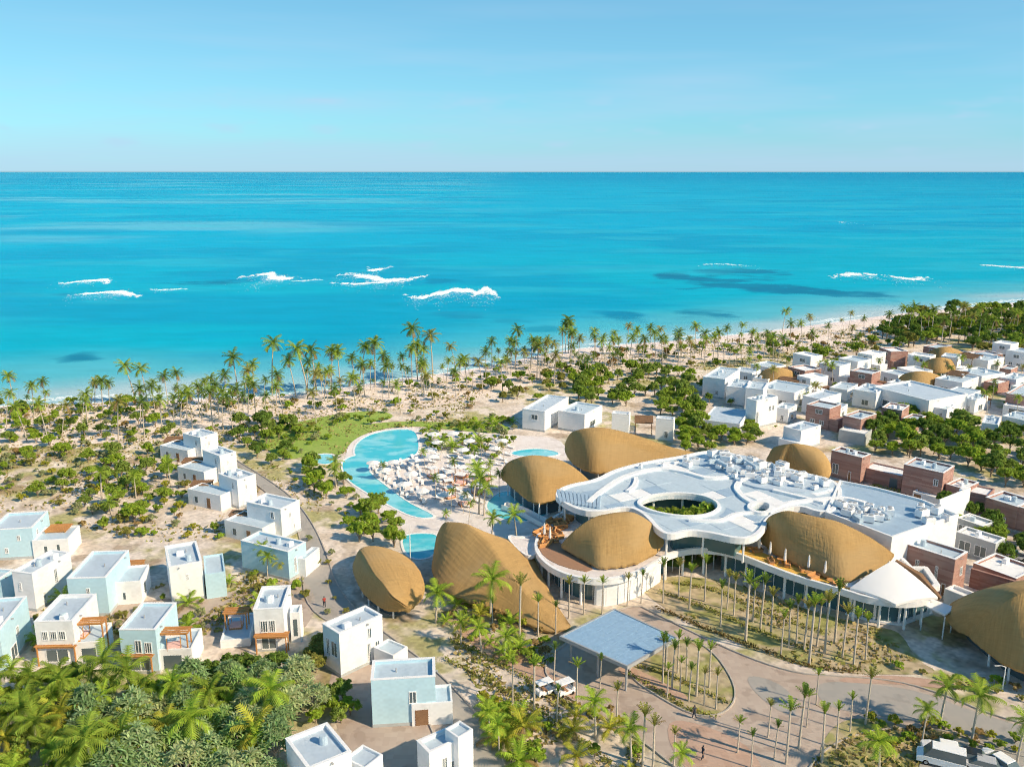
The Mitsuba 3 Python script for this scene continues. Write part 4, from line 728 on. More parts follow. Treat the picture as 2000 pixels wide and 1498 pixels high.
def leafy(nclump, leaves, R, Hc, h0, size, color, seed, flat=0.7, lobes=5):
    """leaf-sized faces in uneven clumps round a few limbs"""
    r = np.random.default_rng(seed); lob = r.normal(size=(lobes, 3)); lob /= np.linalg.norm(lob, axis=1, keepdims=True); lob[:, 2] = np.abs(lob[:, 2]) * 0.7
    cen = lob * [R * 0.55, R * 0.55, Hc * 0.45] * r.uniform(0.6, 1.1, (lobes, 1))
    V, C = [], []
    for i in range(nclump):
        L = cen[i % lobes]; d = r.normal(size=3); d /= np.linalg.norm(d); d[2] = abs(d[2]) * 0.9 - 0.15
        c = L + d * [R * 0.55, R * 0.55, Hc * 0.5] * r.uniform(0.75, 1.0); rad = r.uniform(0.16, 0.30) * R
        p = r.normal(size=(leaves, 3)); p /= np.linalg.norm(p, axis=1, keepdims=True); p *= rad * r.uniform(0.5, 1, (leaves, 1)) * [1, 1, 0.75]
        nrm = p / (np.linalg.norm(p, axis=1, keepdims=True)) + r.normal(size=(leaves, 3)) * 0.6 + [0, 0, 0.6]; nrm /= np.linalg.norm(nrm, axis=1, keepdims=True)
        u = np.cross(nrm, r.normal(size=(leaves, 3))); u /= np.linalg.norm(u, axis=1, keepdims=True); w = np.cross(nrm, u); s = size * r.uniform(0.7, 1.35, (leaves, 1))
        q = c + p + [0, 0, h0 + Hc * 0.4]
        V.append(np.stack([q - u * s, q + w * s * 0.55, q + u * s, q - w * s * 0.55], 1).reshape(-1, 3))
        C.append(np.repeat(col(leaves, np.asarray(color) * r.uniform(0.8, 1.2), r, 0.15, 0.06), 4, 0))
    V = np.vstack(V); n = len(V) // 4; F = (np.arange(n) * 4)[:, None] + [0, 1, 2, 3]
    limbs = [tube([[0, 0, 0], [0.05 * R, 0, h0 * 0.6 + 0.02], [0, 0.05 * R, h0 + Hc * 0.3]], [0.055 * R + 0.05, 0.045 * R + 0.03, 0.025 * R + 0.02], 6)]
    limbs += [tube([[0, 0, h0 * 0.6], [*(0.5 * c_[:2]), h0 + Hc * 0.3], [*c_[:2], h0 + Hc * 0.4 + c_[2]]], [0.035 * R, 0.025 * R, 0.012 * R], 5) for c_ in cen]
    return (V, F), np.vstack(C), cat(limbs)
def group_tree(gid, *a, names=('crown', 'trunk'), **k):
    m, c, t = leafy(*a, **k); scene[gid] = {'type': 'shapegroup', names[0]: mikit.ply(m, 'foliage', color=c), names[1]: mikit.ply(t, 'bark', smooth=True)}
for i, cl in enumerate([GREEN, DEEP, LIME, OLIVE, (0.24, 0.33, 0.07), DEEP]):
    group_tree(f'tree_{i}', 46, 44, 2.5, 3.7, [0.9, 1.2, 0.7, 0.8, 1.0, 1.3][i], 0.26, cl, 100 + i)
for i, cl in enumerate([GREEN, YEL, OLIVE, (0.36, 0.40, 0.20), DRY, LIME]):
    group_tree(f'shrub_{i}', 16, 34, 1.1, 1.3, 0.15, 0.17, cl, 120 + i, names=('leaves', 'stem'))
def rosette_tree(gid, seed, color, H, R, nros):
    """a branching tree whose every twig ends in a rosette of strap leaves"""
    r = np.random.default_rng(seed); V, C, limbs = [], [], [tube([[0, 0, 0], [0, 0, H * 0.45]], [0.2, 0.15], 6)]
    for i in range(nros):
        a = i * 2.39996 + r.normal() * 0.3; q = math.sqrt((i + 0.5) / nros); c = np.array([R * q * math.cos(a), R * q * math.sin(a), H * (0.62 + 0.38 * (1 - q * q)) + r.normal() * 0.25])
        if i % 2 == 0: limbs.append(tube([[0, 0, H * 0.4], [c[0] * 0.5, c[1] * 0.5, H * 0.6], c], [0.09, 0.06, 0.035], 5))
        n = 15; cc = col(n, np.asarray(color) * r.uniform(0.8, 1.2), r, 0.12, 0.05)
        for j in range(n):
            b = j * 2.39996; e = 1.25 - 1.35 * j / n; L = r.uniform(0.95, 1.3); w = 0.12
            d = np.array([math.cos(b) * math.cos(e), math.sin(b) * math.cos(e), math.sin(e)]); s = np.array([-math.sin(b), math.cos(b), 0]) * w
            m = c + d * L * 0.55; t = c + d * L + [0, 0, -0.28 * L]
            V += [c - s * 0.5, c + s * 0.5, m + s, m - s, m - s, m + s, t + s * 0.2, t - s * 0.2]; C += [cc[j]] * 8
    V = np.array(V); F = (np.arange(len(V) // 4) * 4)[:, None] + [0, 1, 2, 3]
    scene[gid] = {'type': 'shapegroup', 'crown': mikit.ply((V, F), 'foliage', color=np.array(C)), 'trunk': mikit.ply(cat(limbs), 'palm_trunk', smooth=True)}
for i, cl in enumerate([GREY, (0.28, 0.41, 0.18), (0.44, 0.52, 0.26), (0.31, 0.45, 0.15)]):
    rosette_tree(f'rosette_{i}', 140 + i, cl, [5.5, 6.2, 5.0, 5.8][i], [2.4, 2.1, 2.6, 2.2][i], 32)

blocked = unary_union(BLOCK); prepare(blocked)
def free(x, y): return not blocked.contains(Point(x, y)) and y < shore_y(x) - 3
# --- slim palms with tied crowns along the drive: base and top in the survey picture
ROWS = {'by the curved white podium wall': [(1225, 1185, 1110), (1325, 1170, 1085), (1252, 1178, 1105), (1295, 1178, 1085), (1346, 1190, 1095), (1376, 1175, 1078), (1111, 1207, 1117), (1140, 1200, 1117), (1176, 1200, 1117), (1085, 1240, 1165), (1051, 1242, 1152)],
        'on the dry lawn below the yellow terrace': [(1420, 1190, 1105), (1470, 1215, 1130), (1505, 1240, 1140), (1540, 1265, 1165), (1570, 1270, 1160), (1595, 1262, 1155), (1645, 1285, 1170), (1690, 1290, 1190), (1407, 1224, 1125), (1433, 1203, 1112), (1456, 1252, 1112), (1485, 1228, 1115), (1525, 1278, 1182), (1555, 1259, 1155), (1580, 1297, 1155), (1610, 1276, 1150), (1630, 1256, 1130), (1667, 1299, 1182)],
        'on the round lawn beside the canopy': [(1312, 1345, 1240), (1345, 1370, 1280), (1375, 1378, 1290), (1340, 1330, 1235), (1294, 1335, 1225), (1323, 1315, 1222), (1360, 1360, 1238), (1385, 1343, 1243), (1398, 1385, 1293), (1303, 1364, 1287), (1328, 1350, 1297), (1300, 1310, 1230)],
        'right of the bottom red paving': [(1440, 1470, 1380), (1500, 1440, 1350), (1575, 1420, 1330), (1660, 1430, 1340), (1467, 1500, 1437), (1512, 1482, 1389), (1535, 1492, 1352), (1560, 1462, 1325), (1594, 1376, 1312), (1605, 1490, 1362), (1633, 1462, 1360), (1690, 1415, 1292)],
        'left of the canopy in the planted strip': [(1001, 1372, 1270), (1015, 1245, 1117), (1043, 1396, 1270), (1082, 1330, 1243), (1087, 1417, 1322), (1126, 1378, 1272), (1172, 1345, 1290), (962, 1230, 1165)],
        'at the bottom centre of the drive': [(1204, 1420, 1320), (1255, 1497, 1365), (1275, 1499, 1380), (1316, 1497, 1410)]}
for where, row in ROWS.items():
    for i, (x, yb, yt) in enumerate(sorted(row)):
        p = G2(x, yb); H = CAM_H * (yb - yt) / (yb - 337.0) * 1.03
        place(f'tied_palm_{int(rng.integers(4))}', 'slim_palm', f'slim palm {where}, {ORD[i]} from left', 'palm tree', 'slim palms with tufted crowns along the drive', p[0], p[1], 0, s=max(0.42, (H - 1.2) / 10.0))
# --- coconut palms with open crowns: (crown x, crown y, height)
def ranked(keys, xy, label, most=136):
    """tells alike plants of one zone apart: by rank from the camera, then by order from the left"""
    n = len(keys)
    if n < 2 or n > most: return
    nb = max(1, -(-n // 17)); order = np.argsort([q[1] for q in xy]); names = {1: [''], 2: ['front rank, ', 'back rank, ']}.get(nb) or [w + ' rank, ' for w in (['front'] + ['second', 'third', 'fourth', 'fifth', 'sixth', 'seventh'][:nb - 2] + ['back'])]
    for b, idx in enumerate(np.array_split(order, nb)):
        for j, i in enumerate(sorted(idx, key=lambda i: xy[i][0] / (xy[i][1] + 20))):
            labels[keys[i]]['label'] = f'{label}, {names[b]}{ORD[j]} from left'
def palms(pts, gids, name, label, group, hlo=8.0, hhi=10.5, scale=9.0, ordinal=False):
    keys, xy = [], []
    for i, q in enumerate(sorted(pts)):
        h = q[2] if len(q) > 2 else rng.uniform(hlo, hhi); p = G2(q[0], q[1], h)
        while p[1] > shore_y(p[0]) - 6 and h < 15: h += 0.5; p = G2(q[0], q[1], h)
        lab = label if not ordinal else f'{label}, {ORD[i]} from the left' if i < 20 else label
        keys.append(place(gids[int(rng.integers(len(gids)))], name, lab, 'palm tree', group, p[0], p[1], 0, s=h / scale * 1.0)); xy.append((p[0], p[1]))
    if not ordinal: ranked(keys, xy, label)
CO = [f'coconut_{i}' for i in range(5)]
def cr(pts, ox, oy, k): return [(ox + a / k, oy + b / k) for a, b in pts]
B1 = cr([(85, 300), (235, 375), (330, 335), (780, 335), (720, 330), (840, 345), (1030, 210), (1125, 235), (1290, 300), (1380, 275), (1070, 400), (1190, 375), (890, 490), (655, 435), (1390, 440), (1440, 400), (1540, 380), (1600, 340), (1690, 370), (1720, 420), (1630, 310), (1755, 290), (1840, 150), (1895, 245),
         (1970, 215), (1920, 320), (1890, 450), (1980, 370), (15, 440), (340, 520), (460, 530), (605, 495), (1240, 480), (170, 520), (1100, 500), (1640, 420), (1480, 450), (1340, 460), (1560, 430), (1800, 460), (1860, 400)], 0, 660, 4)
B2 = cr([(85, 110), (320, 125), (380, 150), (480, 150), (540, 160), (660, 130), (765, 95), (245, 215), (325, 230), (425, 260), (365, 310), (460, 300), (635, 200), (700, 230), (740, 240), (830, 175), (865, 220), (860, 250), (1040, 10), (1145, 50), (1010, 130), (1045, 100), (1105, 140), (975, 190), (1075, 220), (1090, 240), (1235, 215),
         (1300, 120), (1320, 225), (1370, 200), (1300, 290), (1155, 310), (935, 360), (640, 310), (120, 300), (170, 380), (520, 390), (380, 415), (45, 440), (435, 290), (480, 280)], 500, 640, 3.333)
B3 = cr([(1495, 155), (1535, 90), (1475, 215), (1605, 235), (1625, 85), (1660, 155), (1690, 20), (1690, 90), (1790, 80), (1785, 165), (1860, 90), (1900, 80), (1830, 130), (1980, 110), (1945, 175)], 500, 640, 3.333) + \
     cr([(370, 110), (395, 140), (330, 180), (435, 230), (380, 280), (380, 200), (410, 190), (350, 150), (215, 250), (120, 250), (185, 300), (550, 190), (640, 200), (590, 230), (750, 160), (820, 190), (910, 165), (940, 200), (1000, 175), (1070, 190), (770, 235), (985, 230), (700, 240), (1200, 160), (1240, 200), (1170, 250), (1350, 200), (1320, 230),
         (1410, 170), (1480, 145), (1560, 195), (1650, 205), (1740, 225), (1710, 230), (1770, 55), (1820, 140), (1900, 140), (1960, 100), (1960, 200), (540, 230), (610, 260), (660, 250), (1260, 240), (1090, 230), (860, 240)], 1000, 590, 3.333)
B4 = cr([(1385, 275), (1460, 310), (1500, 280), (1555, 300), (1680, 310), (1840, 280), (1920, 310), (1100, 295), (540, 340), (690, 330), (650, 300), (830, 290), (1420, 300), (1530, 330), (1590, 290), (480, 390), (500, 360), (560, 420)], 1000, 590, 3.333) + [(1650, 625), (1665, 640), (1690, 622), (1620, 635), (1640, 650), (1705, 640), (1680, 655), (1720, 628), (1660, 612)]
palms(B1, CO, 'coconut_palm', 'coconut palm on the left stretch of beach', 'coconut palms on the left stretch of beach')
palms(B2, CO, 'coconut_palm', 'coconut palm on the middle stretch of beach', 'coconut palms on the middle stretch of beach')
palms(B3, CO, 'coconut_palm', 'coconut palm on the right stretch of beach', 'coconut palms on the right stretch of beach')
palms(B4, CO, 'coconut_palm', 'low coconut palm behind the right beach row', 'low coconut palms behind the right beach row', 5, 7.5)
palms([(1845, 1345, 5), (1910, 1362, 6), (1808, 1392, 4), (1724, 1440, 5), (1998, 1412, 5)], ['feather_palm_1', 'feather_palm_0'], 'feather_palm', 'palm with an open feathery crown beside the lane at lower right', None, scale=6.0, ordinal=True)
palms([(957, 1126, 7), (940, 1222, 4.5), (1165, 1368, 5), (1235, 1428, 4.5), (958, 1385, 4), (975, 1420, 3.6), (850, 1150, 5.5), (985, 1235, 4.2), (900, 1215, 3.6), (1325, 1482, 3.6)], ['feather_palm_1', 'feather_palm_3', 'feather_palm_0'], 'feather_palm',
      'feathery palm between the domes and the bottom edge', None, scale=6.0, ordinal=True)
palms([(935, 938, 7), (925, 925, 6), (945, 955, 5.5), (655, 905, 5), (655, 920, 4), (545, 1085, 4), (520, 1092, 3.6), (510, 1075, 4), (960, 1015, 4.5), (1010, 1015, 5)], ['feather_palm_3', 'feather_palm_1', 'feather_palm_2'], 'feather_palm', 'feathery palm among the houses and pools', None, scale=6.0, ordinal=True)
# --- scattered planting
def scatter(pts, n, gap, gids, name, label, category, group, smin, smax, zone_free=True, seed=1, stuff=False, zref=0.0):
    P = ppoly(pts, zref); r = np.random.default_rng(seed); x0, y0, x1, y1 = P.bounds; got = []; keys = []
    prepare(P)
    for _ in range(n * 40):
        x, y = r.uniform(x0, x1), r.uniform(y0, y1)
        if not P.contains(Point(x, y)) or (zone_free and not free(x, y)): continue
        if got and np.min(np.hypot(*(np.array(got) - [x, y]).T)) < gap * r.uniform(0.7, 1.2): continue
        got.append((x, y)); s = r.uniform(smin, smax)
        keys.append(place(gids[int(r.integers(len(gids)))], name, label, category, group, x, y, 0, rz=r.uniform(0, 360), s=s, sz=s * r.uniform(0.8, 1.15), mass=len(got) if stuff else 0))
        if len(got) >= n: break
    if stuff: labels[name] = {'label': label, 'category': category, 'kind': 'stuff'}
    else: ranked(keys, got, label)
    return got
TR = lambda *i: [f'tree_{j}' for j in i]
SH = lambda *i: [f'shrub_{j}' for j in i]
scatter([(-60, 1375), (60, 1370), (140, 1360), (250, 1390), (470, 1385), (560, 1420), (520, 1530), (-80, 1580)], 66, 2.3, [f'feather_palm_{i}' for i in range(5)], 'feather_palm', 'feathery palm in the lower left thicket', 'palm tree', 'feathery palms in the lower left thicket', 0.55, 1.15, seed=3)
scatter([(-60, 1345), (60, 1350), (140, 1345), (250, 1370), (480, 1375), (600, 1390), (520, 1530), (-80, 1580)], 66, 2.3, TR(0, 2, 4, 2), 'thicket_tree', 'leafy tree in the lower left thicket', 'tree', 'leafy trees in the lower left thicket', 0.5, 0.8, seed=4)
scatter([(130, 1400), (270, 1385), (420, 1350), (520, 1345), (600, 1350), (625, 1375), (610, 1420), (555, 1440), (535, 1560), (160, 1570)], 46, 2.5, [f'rosette_{i}' for i in range(4)], 'strap_leaf_tree', 'grey-green rosette tree below the pergola houses', 'tree', 'grey-green rosette trees right of the feathery palms', 0.62, 1.1, seed=5)
scatter([(390, 1318), (480, 1305), (560, 1310), (600, 1330), (500, 1345), (400, 1340)], 9, 2.4, TR(1, 5), 'dark_tree', 'dark leafy tree just below the orange pergolas', 'tree', 'dark trees below the front row of houses', 0.55, 0.8, seed=6)
scatter([(610, 1370), (690, 1370), (705, 1400), (650, 1420), (600, 1410)], 6, 2.0, TR(2, 4), 'low_tree', 'low bright green tree between the lowest white houses', 'tree', 'bright green trees between the lowest houses', 0.5, 0.7, seed=7)
scatter([(600, 1270), (650, 1265), (655, 1320), (620, 1330)], 4, 1.8, TR(3), 'olive_tree', 'olive tree beside the grey-ended white house', 'tree', 'olive trees beside the slit-window house', 0.5, 0.7, seed=8)
scatter([(0, 800), (300, 795), (340, 830), (330, 960), (280, 1000), (100, 985), (-40, 960)], 58, 3.8, TR(0, 2, 4, 4, 2), 'sand_tree', 'round tree on the sandy ground at left', 'tree', 'trees scattered on the sand at left', 0.4, 0.85, seed=9)
scatter([(-40, 795), (330, 790), (350, 850), (440, 1050), (300, 1060), (150, 1040), (-40, 990)], 120, 2.6, SH(0, 1, 2, 3, 4, 5), 'sand_shrub', 'low shrub on the sandy ground above the left houses', 'shrub', 'shrubs on the sand at left', 0.6, 1.5, seed=10)
scatter([(225, 920), (350, 890), (370, 960), (330, 1030), (180, 1030), (160, 980)], 16, 3.2, TR(2, 0, 4) + ['feather_palm_1'], 'sand_tree', 'bright green tree left of the terraced houses', 'tree', 'bright green trees left of the terraced houses', 0.6, 1.0, seed=11)
scatter([(450, 830), (560, 815), (600, 850), (560, 900), (640, 960), (620, 985), (540, 920), (460, 870)], 34, 3.2, TR(0, 1, 4, 3) + SH(0, 2), 'garden_tree', 'leafy tree between the terraced houses and the lawn', 'tree', 'trees between the terraced houses and the lawn', 0.5, 0.95, seed=12)
scatter([(600, 915), (650, 905), (690, 960), (740, 990), (775, 1040), (770, 1075), (700, 1060), (660, 1000), (600, 970)], 42, 2.7, TR(0, 2, 4) + SH(0, 3, 5, 1), 'garden_tree', 'tree in the green strip left of the river arm', 'tree', 'trees left of the river arm', 0.55, 0.9, seed=13)
scatter([(440, 850), (780, 800), (1000, 820), (1010, 860), (900, 860), (700, 835), (560, 900)], 70, 1.9, SH(0, 2, 3, 5), 'lawn_shrub', 'low shrub along the lawn edge beyond the lagoon pool', 'shrub', 'shrubs beyond the lagoon pool', 0.6, 1.3, seed=14)
scatter([(820, 836), (1000, 822), (1010, 870), (960, 900), (840, 880)], 50, 2.1, SH(0, 3, 5) + ['dwarf_palm_1'], 'deck_shrub', 'pale green shrub planted among the loungers on the pool deck', 'shrub', 'shrubs among the loungers', 0.7, 1.3, zone_free=False, seed=15)
scatter([(0, 790), (560, 775), (900, 735), (1100, 695), (1500, 665), (1700, 650), (1760, 690), (1500, 715), (1100, 745), (950, 800), (600, 805), (300, 810), (0, 815)], 150, 2.4, SH(0, 0, 2, 3, 4, 5), 'beach_scrub', 'dry beach scrub in the sand strip behind the coconut palms', 'shrub', 'beach shrubs behind the coconut palms', 0.7, 1.9, seed=16, stuff=True)
scatter([(950, 745), (1100, 715), (1200, 730), (1180, 790), (1040, 790), (960, 800)], 34, 3.0, TR(0, 2, 3, 4) + SH(4), 'grove_tree', 'leafy tree between the beach and the lavender house', 'tree', 'trees between the beach and the lavender house', 0.55, 0.95, seed=17)
scatter([(1130, 735), (1230, 725), (1370, 735), (1380, 800), (1370, 870), (1330, 880), (1320, 830), (1260, 800), (1130, 800)], 66, 2.7, TR(0, 0, 1, 2, 4, 4), 'grove_tree', 'dense tree in the grove behind the horn-shaped dome', 'tree', 'trees of the grove left of the right cluster', 0.7, 1.1, seed=18)
scatter([(1375, 835), (1470, 830), (1480, 880), (1400, 890), (1330, 885)], 20, 2.4, TR(0, 2, 4), 'grove_tree', 'green tree in front of the tall slit-window house', 'tree', 'trees in front of the tall slit-window house', 0.55, 0.85, seed=19)
scatter([(1690, 855), (1740, 815), (1800, 805), (1900, 830), (1960, 850), (2040, 850), (2060, 960), (1960, 960), (1860, 905), (1760, 895), (1710, 900)], 76, 3.0, TR(0, 0, 1, 2, 4), 'belt_tree', 'leafy tree in the green belt behind the brick row', 'tree', 'trees of the green belt behind the brick row', 0.7, 1.15, seed=20)
scatter([(1720, 660), (1770, 625), (1860, 618), (2000, 610), (2120, 610), (2160, 720), (2000, 712), (1900, 690), (1800, 675), (1760, 690)], 190, 3.6, TR(0, 1, 1, 5, 3), 'forest', 'dense dark forest at the far right by the sea', 'tree', 'trees of the forest at the far right', 0.9, 1.5, seed=21, stuff=True)
palms([(1745 + 14 * i + rng.uniform(-5, 5), 604 + rng.uniform(-9, 22)) for i in range(32)], CO, 'coconut_palm', 'coconut palm rising from the forest at the far right', 'palms rising from the far right forest', 9, 12)
scatter([(1480, 690), (1700, 660), (1740, 700), (1720, 740), (1640, 745), (1560, 715)], 40, 3.0, SH(0, 2, 3, 4) + TR(0), 'sand_plant', 'shrub on the open sand between the far thatched roofs', 'shrub', 'shrubs between the far thatched roofs', 0.6, 1.3, seed=22)
scatter([(1370, 730), (2020, 700), (2040, 830), (1700, 840), (1480, 860), (1380, 830)], 80, 3.0, TR(0, 1, 4) + SH(0, 3, 5), 'village_tree', 'small tree between the houses of the right cluster', 'tree', 'small trees between the right cluster houses', 0.3, 0.6, seed=23)
scatter([(1820, 990), (1990, 1000), (2040, 1100), (1960, 1110), (1900, 1060), (1840, 1020)], 16, 3.0, TR(1, 5, 0), 'service_tree', 'dark tree beside the service sheds at the right edge', 'tree', 'trees beside the service sheds', 0.6, 0.9, seed=24)
scatter([(1255, 985), (1300, 972), (1380, 980), (1395, 994), (1340, 1005), (1280, 998)], 13, 2.0, TR(0, 4, 2), 'courtyard_tree', 'small tree growing in the round courtyard', 'tree', 'trees in the round courtyard', 1.3, 1.7, zone_free=False, seed=25, zref=9.0)
scatter([(940, 1365), (990, 1390), (1050, 1470), (1070, 1530), (1010, 1530), (970, 1450)], 22, 1.7, SH(1, 5, 0) + ['dwarf_palm_0', 'dwarf_palm_1'], 'hedge_plant', 'yellow-green plant in the strip beside the lower road', 'plant', 'plants in the strip beside the lower road', 0.7, 1.3, zone_free=False, seed=26)
scatter([(870, 1180), (960, 1190), (1060, 1240), (1080, 1300), (1000, 1300), (920, 1260), (860, 1220)], 30, 1.9, SH(0, 1, 5, 4) + ['dwarf_palm_0', 'dwarf_palm_1'], 'garden_plant', 'garden plant below the pointed thatched dome', 'plant', 'garden plants below the pointed dome', 0.6, 1.1, zone_free=False, seed=27)
scatter([(1100, 1370), (1200, 1390), (1260, 1440), (1250, 1530), (1120, 1530), (1060, 1440), (1060, 1390)], 15, 2.0, SH(0, 1, 4, 5) + ['dwarf_palm_0'], 'garden_plant', 'plant in the bed below the golf carts', 'plant', 'plants in the bed below the golf carts', 0.6, 1.0, zone_free=False, seed=28)
scatter([(1700, 1410), (1800, 1410), (1900, 1435), (1990, 1450), (1990, 1475), (1880, 1460), (1790, 1450), (1730, 1470)], 26, 1.7, SH(1, 4, 0, 5) + ['dwarf_palm_0'], 'garden_plant', 'yellow-green plant between the lane and the parked cars', 'plant', 'plants between the lane and the parked cars', 0.5, 0.9, zone_free=False, seed=29)
scatter([(1740, 1300), (1850, 1325), (1990, 1345), (2000, 1370), (1900, 1355)], 20, 1.8, SH(2, 4, 5), 'garden_plant', 'plant along the red path below the huge dome', 'plant', 'plants below the huge dome', 0.5, 1.0, zone_free=False, seed=30)
scatter([(600, 1050), (640, 1050), (690, 1210), (640, 1200)], 8, 2.0, SH(2, 3), 'shrub', 'low shrub on the verge inside the road bend', 'shrub', 'shrubs inside the road bend', 0.4, 0.8, zone_free=False, seed=31)
scatter([(60, 1180), (330, 1160), (600, 1100), (600, 1180), (420, 1240), (60, 1270)], 40, 2.0, SH(0, 2, 3, 5) + ['dwarf_palm_1'], 'shrub', 'shrub in a garden between the left houses', 'shrub', 'shrubs between the left houses', 0.5, 1.1, seed=32)
palms([(870, 1000, 4), (905, 965, 4), (890, 900, 5), (850, 930, 5), (960, 905, 5), (830, 880, 5), (745, 905, 4), (925, 880, 4.5), (985, 870, 4.5), (940, 860, 4), (880, 960, 4.5), (915, 985, 4.5), (975, 925, 5), (860, 868, 4)], CO, 'coconut_palm', 'coconut palm standing on the pale pool deck', None, ordinal=True)
scatter([(-20, 772), (560, 752), (780, 735), (1000, 712), (1300, 690), (1500, 672), (1520, 700), (1250, 722), (1000, 752), (700, 790), (300, 800), (-20, 806)], 84, 2.6, CO, 'young_palm', 'young coconut palm behind the beach', 'palm tree', 'young palms behind the beach', 0.42, 0.75, seed=41)
scatter([(1400, 735), (1700, 725), (1900, 720), (2010, 720), (2030, 840), (1900, 815), (1700, 820), (1480, 840)], 26, 3.0, CO, 'village_palm', 'palm between houses of the right cluster', 'palm tree', 'palms between the right cluster houses', 0.55, 0.85, seed=42)
scatter([(-30, 805), (330, 800), (440, 840), (560, 980), (440, 1060), (300, 1060), (150, 1050), (-40, 990)], 170, 1.9, SH(0, 1, 3, 5, 3), 'sand_scrub', 'pale yellow-green scrub filling in between the bushes at left', 'scrub', None, 0.5, 1.1, seed=43, stuff=True)
# hedges and low planted rows: one mesh of leaves each
def row(name, label, pts, w, h, dens, color, seed, kind=None):
    r = np.random.default_rng(seed); s_ = spline([np.r_[G2(x, y), 0] for x, y in pts], 60)[:, :2]; L = np.linalg.norm(np.diff(s_, axis=0), axis=1).sum(); n = int(L * w * dens)
    i = r.uniform(0, 59, n); a = np.floor(i).astype(int).clip(0, 58); q = s_[a] + (s_[a + 1] - s_[a]) * (i - a)[:, None]
    lump = 0.45 + 0.9 * meshkit.fbm(np.column_stack([q * 0.6, q[:, :1] * 0]), 3, seed)
    P = np.column_stack([q + r.normal(size=(n, 2)) * w * 0.32, r.uniform(0.1, 1, n) * h * lump])
    nr = r.normal(size=(n, 3)) + [0, 0, 1.0]; nr /= np.linalg.norm(nr, axis=1, keepdims=True); u = np.cross(nr, r.normal(size=(n, 3))); u /= np.linalg.norm(u, axis=1, keepdims=True); v = np.cross(nr, u); z = 0.17 * r.uniform(0.7, 1.4, (n, 1))
    V = np.stack([P - u * z, P + v * z * .6, P + u * z, P - v * z * .6], 1).reshape(-1, 3); F = (np.arange(n) * 4)[:, None] + [0, 1, 2, 3]
    k = whole(name, (V, F), 'foliage', label, 'hedge', color=np.repeat(col(n, color, r, 0.2, 0.08), 4, 0))
    if kind: labels[k]['kind'] = kind
H_ = [('low dark hedge along the upper edge of the planted strip left of the canopy', [(868, 1290), (930, 1318), (1010, 1366), (1090, 1420), (1160, 1468), (1200, 1500)], OLIVE, 1.2), ('low hedge along the lower edge of the planted strip left of the canopy', [(880, 1250), (960, 1290), (1040, 1335), (1110, 1380)], OLIVE, 1.0),
      ('hedge along the right side of the lower road, nearest the bottom edge', [(930, 1360), (965, 1400), (1000, 1450), (1035, 1500)], YEL, 1.6), ('planted row nearest the curved podium on the dry lawn', [(1310, 1140), (1380, 1150), (1460, 1182), (1540, 1215), (1620, 1240)], OLIVE, 1.1),
      ('planted row in the middle of the dry lawn', [(1290, 1158), (1350, 1178), (1430, 1212), (1510, 1246), (1580, 1270)], OLIVE, 1.0), ('planted row along the drive edge of the dry lawn', [(1280, 1186), (1340, 1212), (1420, 1246), (1500, 1275), (1590, 1304), (1680, 1312)], (0.2, 0.15, 0.06), 0.9),
      ('upper planted row across the round lawn', [(1240, 1300), (1300, 1318), (1370, 1350), (1420, 1374)], OLIVE, 0.8), ('lower planted row along the round lawn', [(1228, 1318), (1290, 1352), (1350, 1388), (1400, 1400)], OLIVE, 0.8),
      ('low planting along the foot of the large brick block and its neighbours', [(1700, 948), (1780, 968), (1850, 990), (1900, 1000)], YEL, 0.9)]
for i, (lab, pts, c_, h_) in enumerate(H_): row('hedge', lab, pts, 0.8, h_ * 0.6, 30, c_, 200 + i)
# thin ground cover on the bare soil: blades and tufts nobody could count
r_ = np.random.default_rng(77); pts_ = []
for zone, n_ in [([(-60, 790), (620, 780), (900, 740), (1000, 800), (640, 960), (600, 1050), (300, 1060), (-60, 1000)], 9000), ([(860, 1190), (1060, 1260), (1250, 1440), (1260, 1540), (1080, 1540), (900, 1300)], 2600), ([(1240, 1140), (1400, 1130), (1720, 1228), (1790, 1290), (1640, 1315), (1470, 1268), (1290, 1185)], 1300),
                 ([(1240, 1292), (1330, 1240), (1432, 1330), (1410, 1396), (1300, 1370)], 350), ([(1580, 1480), (1650, 1400), (1900, 1440), (1780, 1540), (1560, 1540)], 900), ([(40, 1180), (600, 1100), (600, 1200), (300, 1260)], 2500), ([(1000, 700), (1700, 640), (1760, 720), (1050, 760)], 5000)]:
    P = ppoly(zone); prepare(P); b = P.bounds; q = np.column_stack([r_.uniform(b[0], b[2], n_ * 2), r_.uniform(b[1], b[3], n_ * 2)]); dens = meshkit.fbm(np.column_stack([q * 0.12, q[:, :1] * 0]), 3, 5)
    import shapely
    q = q[(dens > 0.45) & shapely.contains_xy(P, q[:, 0], q[:, 1]) & ~shapely.contains_xy(blocked, q[:, 0], q[:, 1])]; pts_.append(q[:n_])
q = np.vstack(pts_); n = len(q); a = r_.uniform(0, 6.28, n); h = r_.uniform(0.15, 0.45, n); e = np.column_stack([np.cos(a), np.sin(a)]) * 0.22
V = np.stack([np.column_stack([q - e, 0 * h]), np.column_stack([q + e, 0 * h]), np.column_stack([q + e * 0.9 + r_.normal(size=(n, 2)) * 0.2, h]), np.column_stack([q - e * 0.9 + r_.normal(size=(n, 2)) * 0.2, h])], 1).reshape(-1, 3)
tone = np.where(r_.random((n, 1)) < 0.45, [[0.30, 0.31, 0.09]], [[0.46, 0.37, 0.18]])
scene['ground_cover'] = mikit.ply((V, (np.arange(n) * 4)[:, None] + [0, 1, 2, 3]), 'foliage', color=np.repeat(np.clip(tone * (1 + 0.2 * r_.normal(size=(n, 1))), 0.02, 0.6), 4, 0))
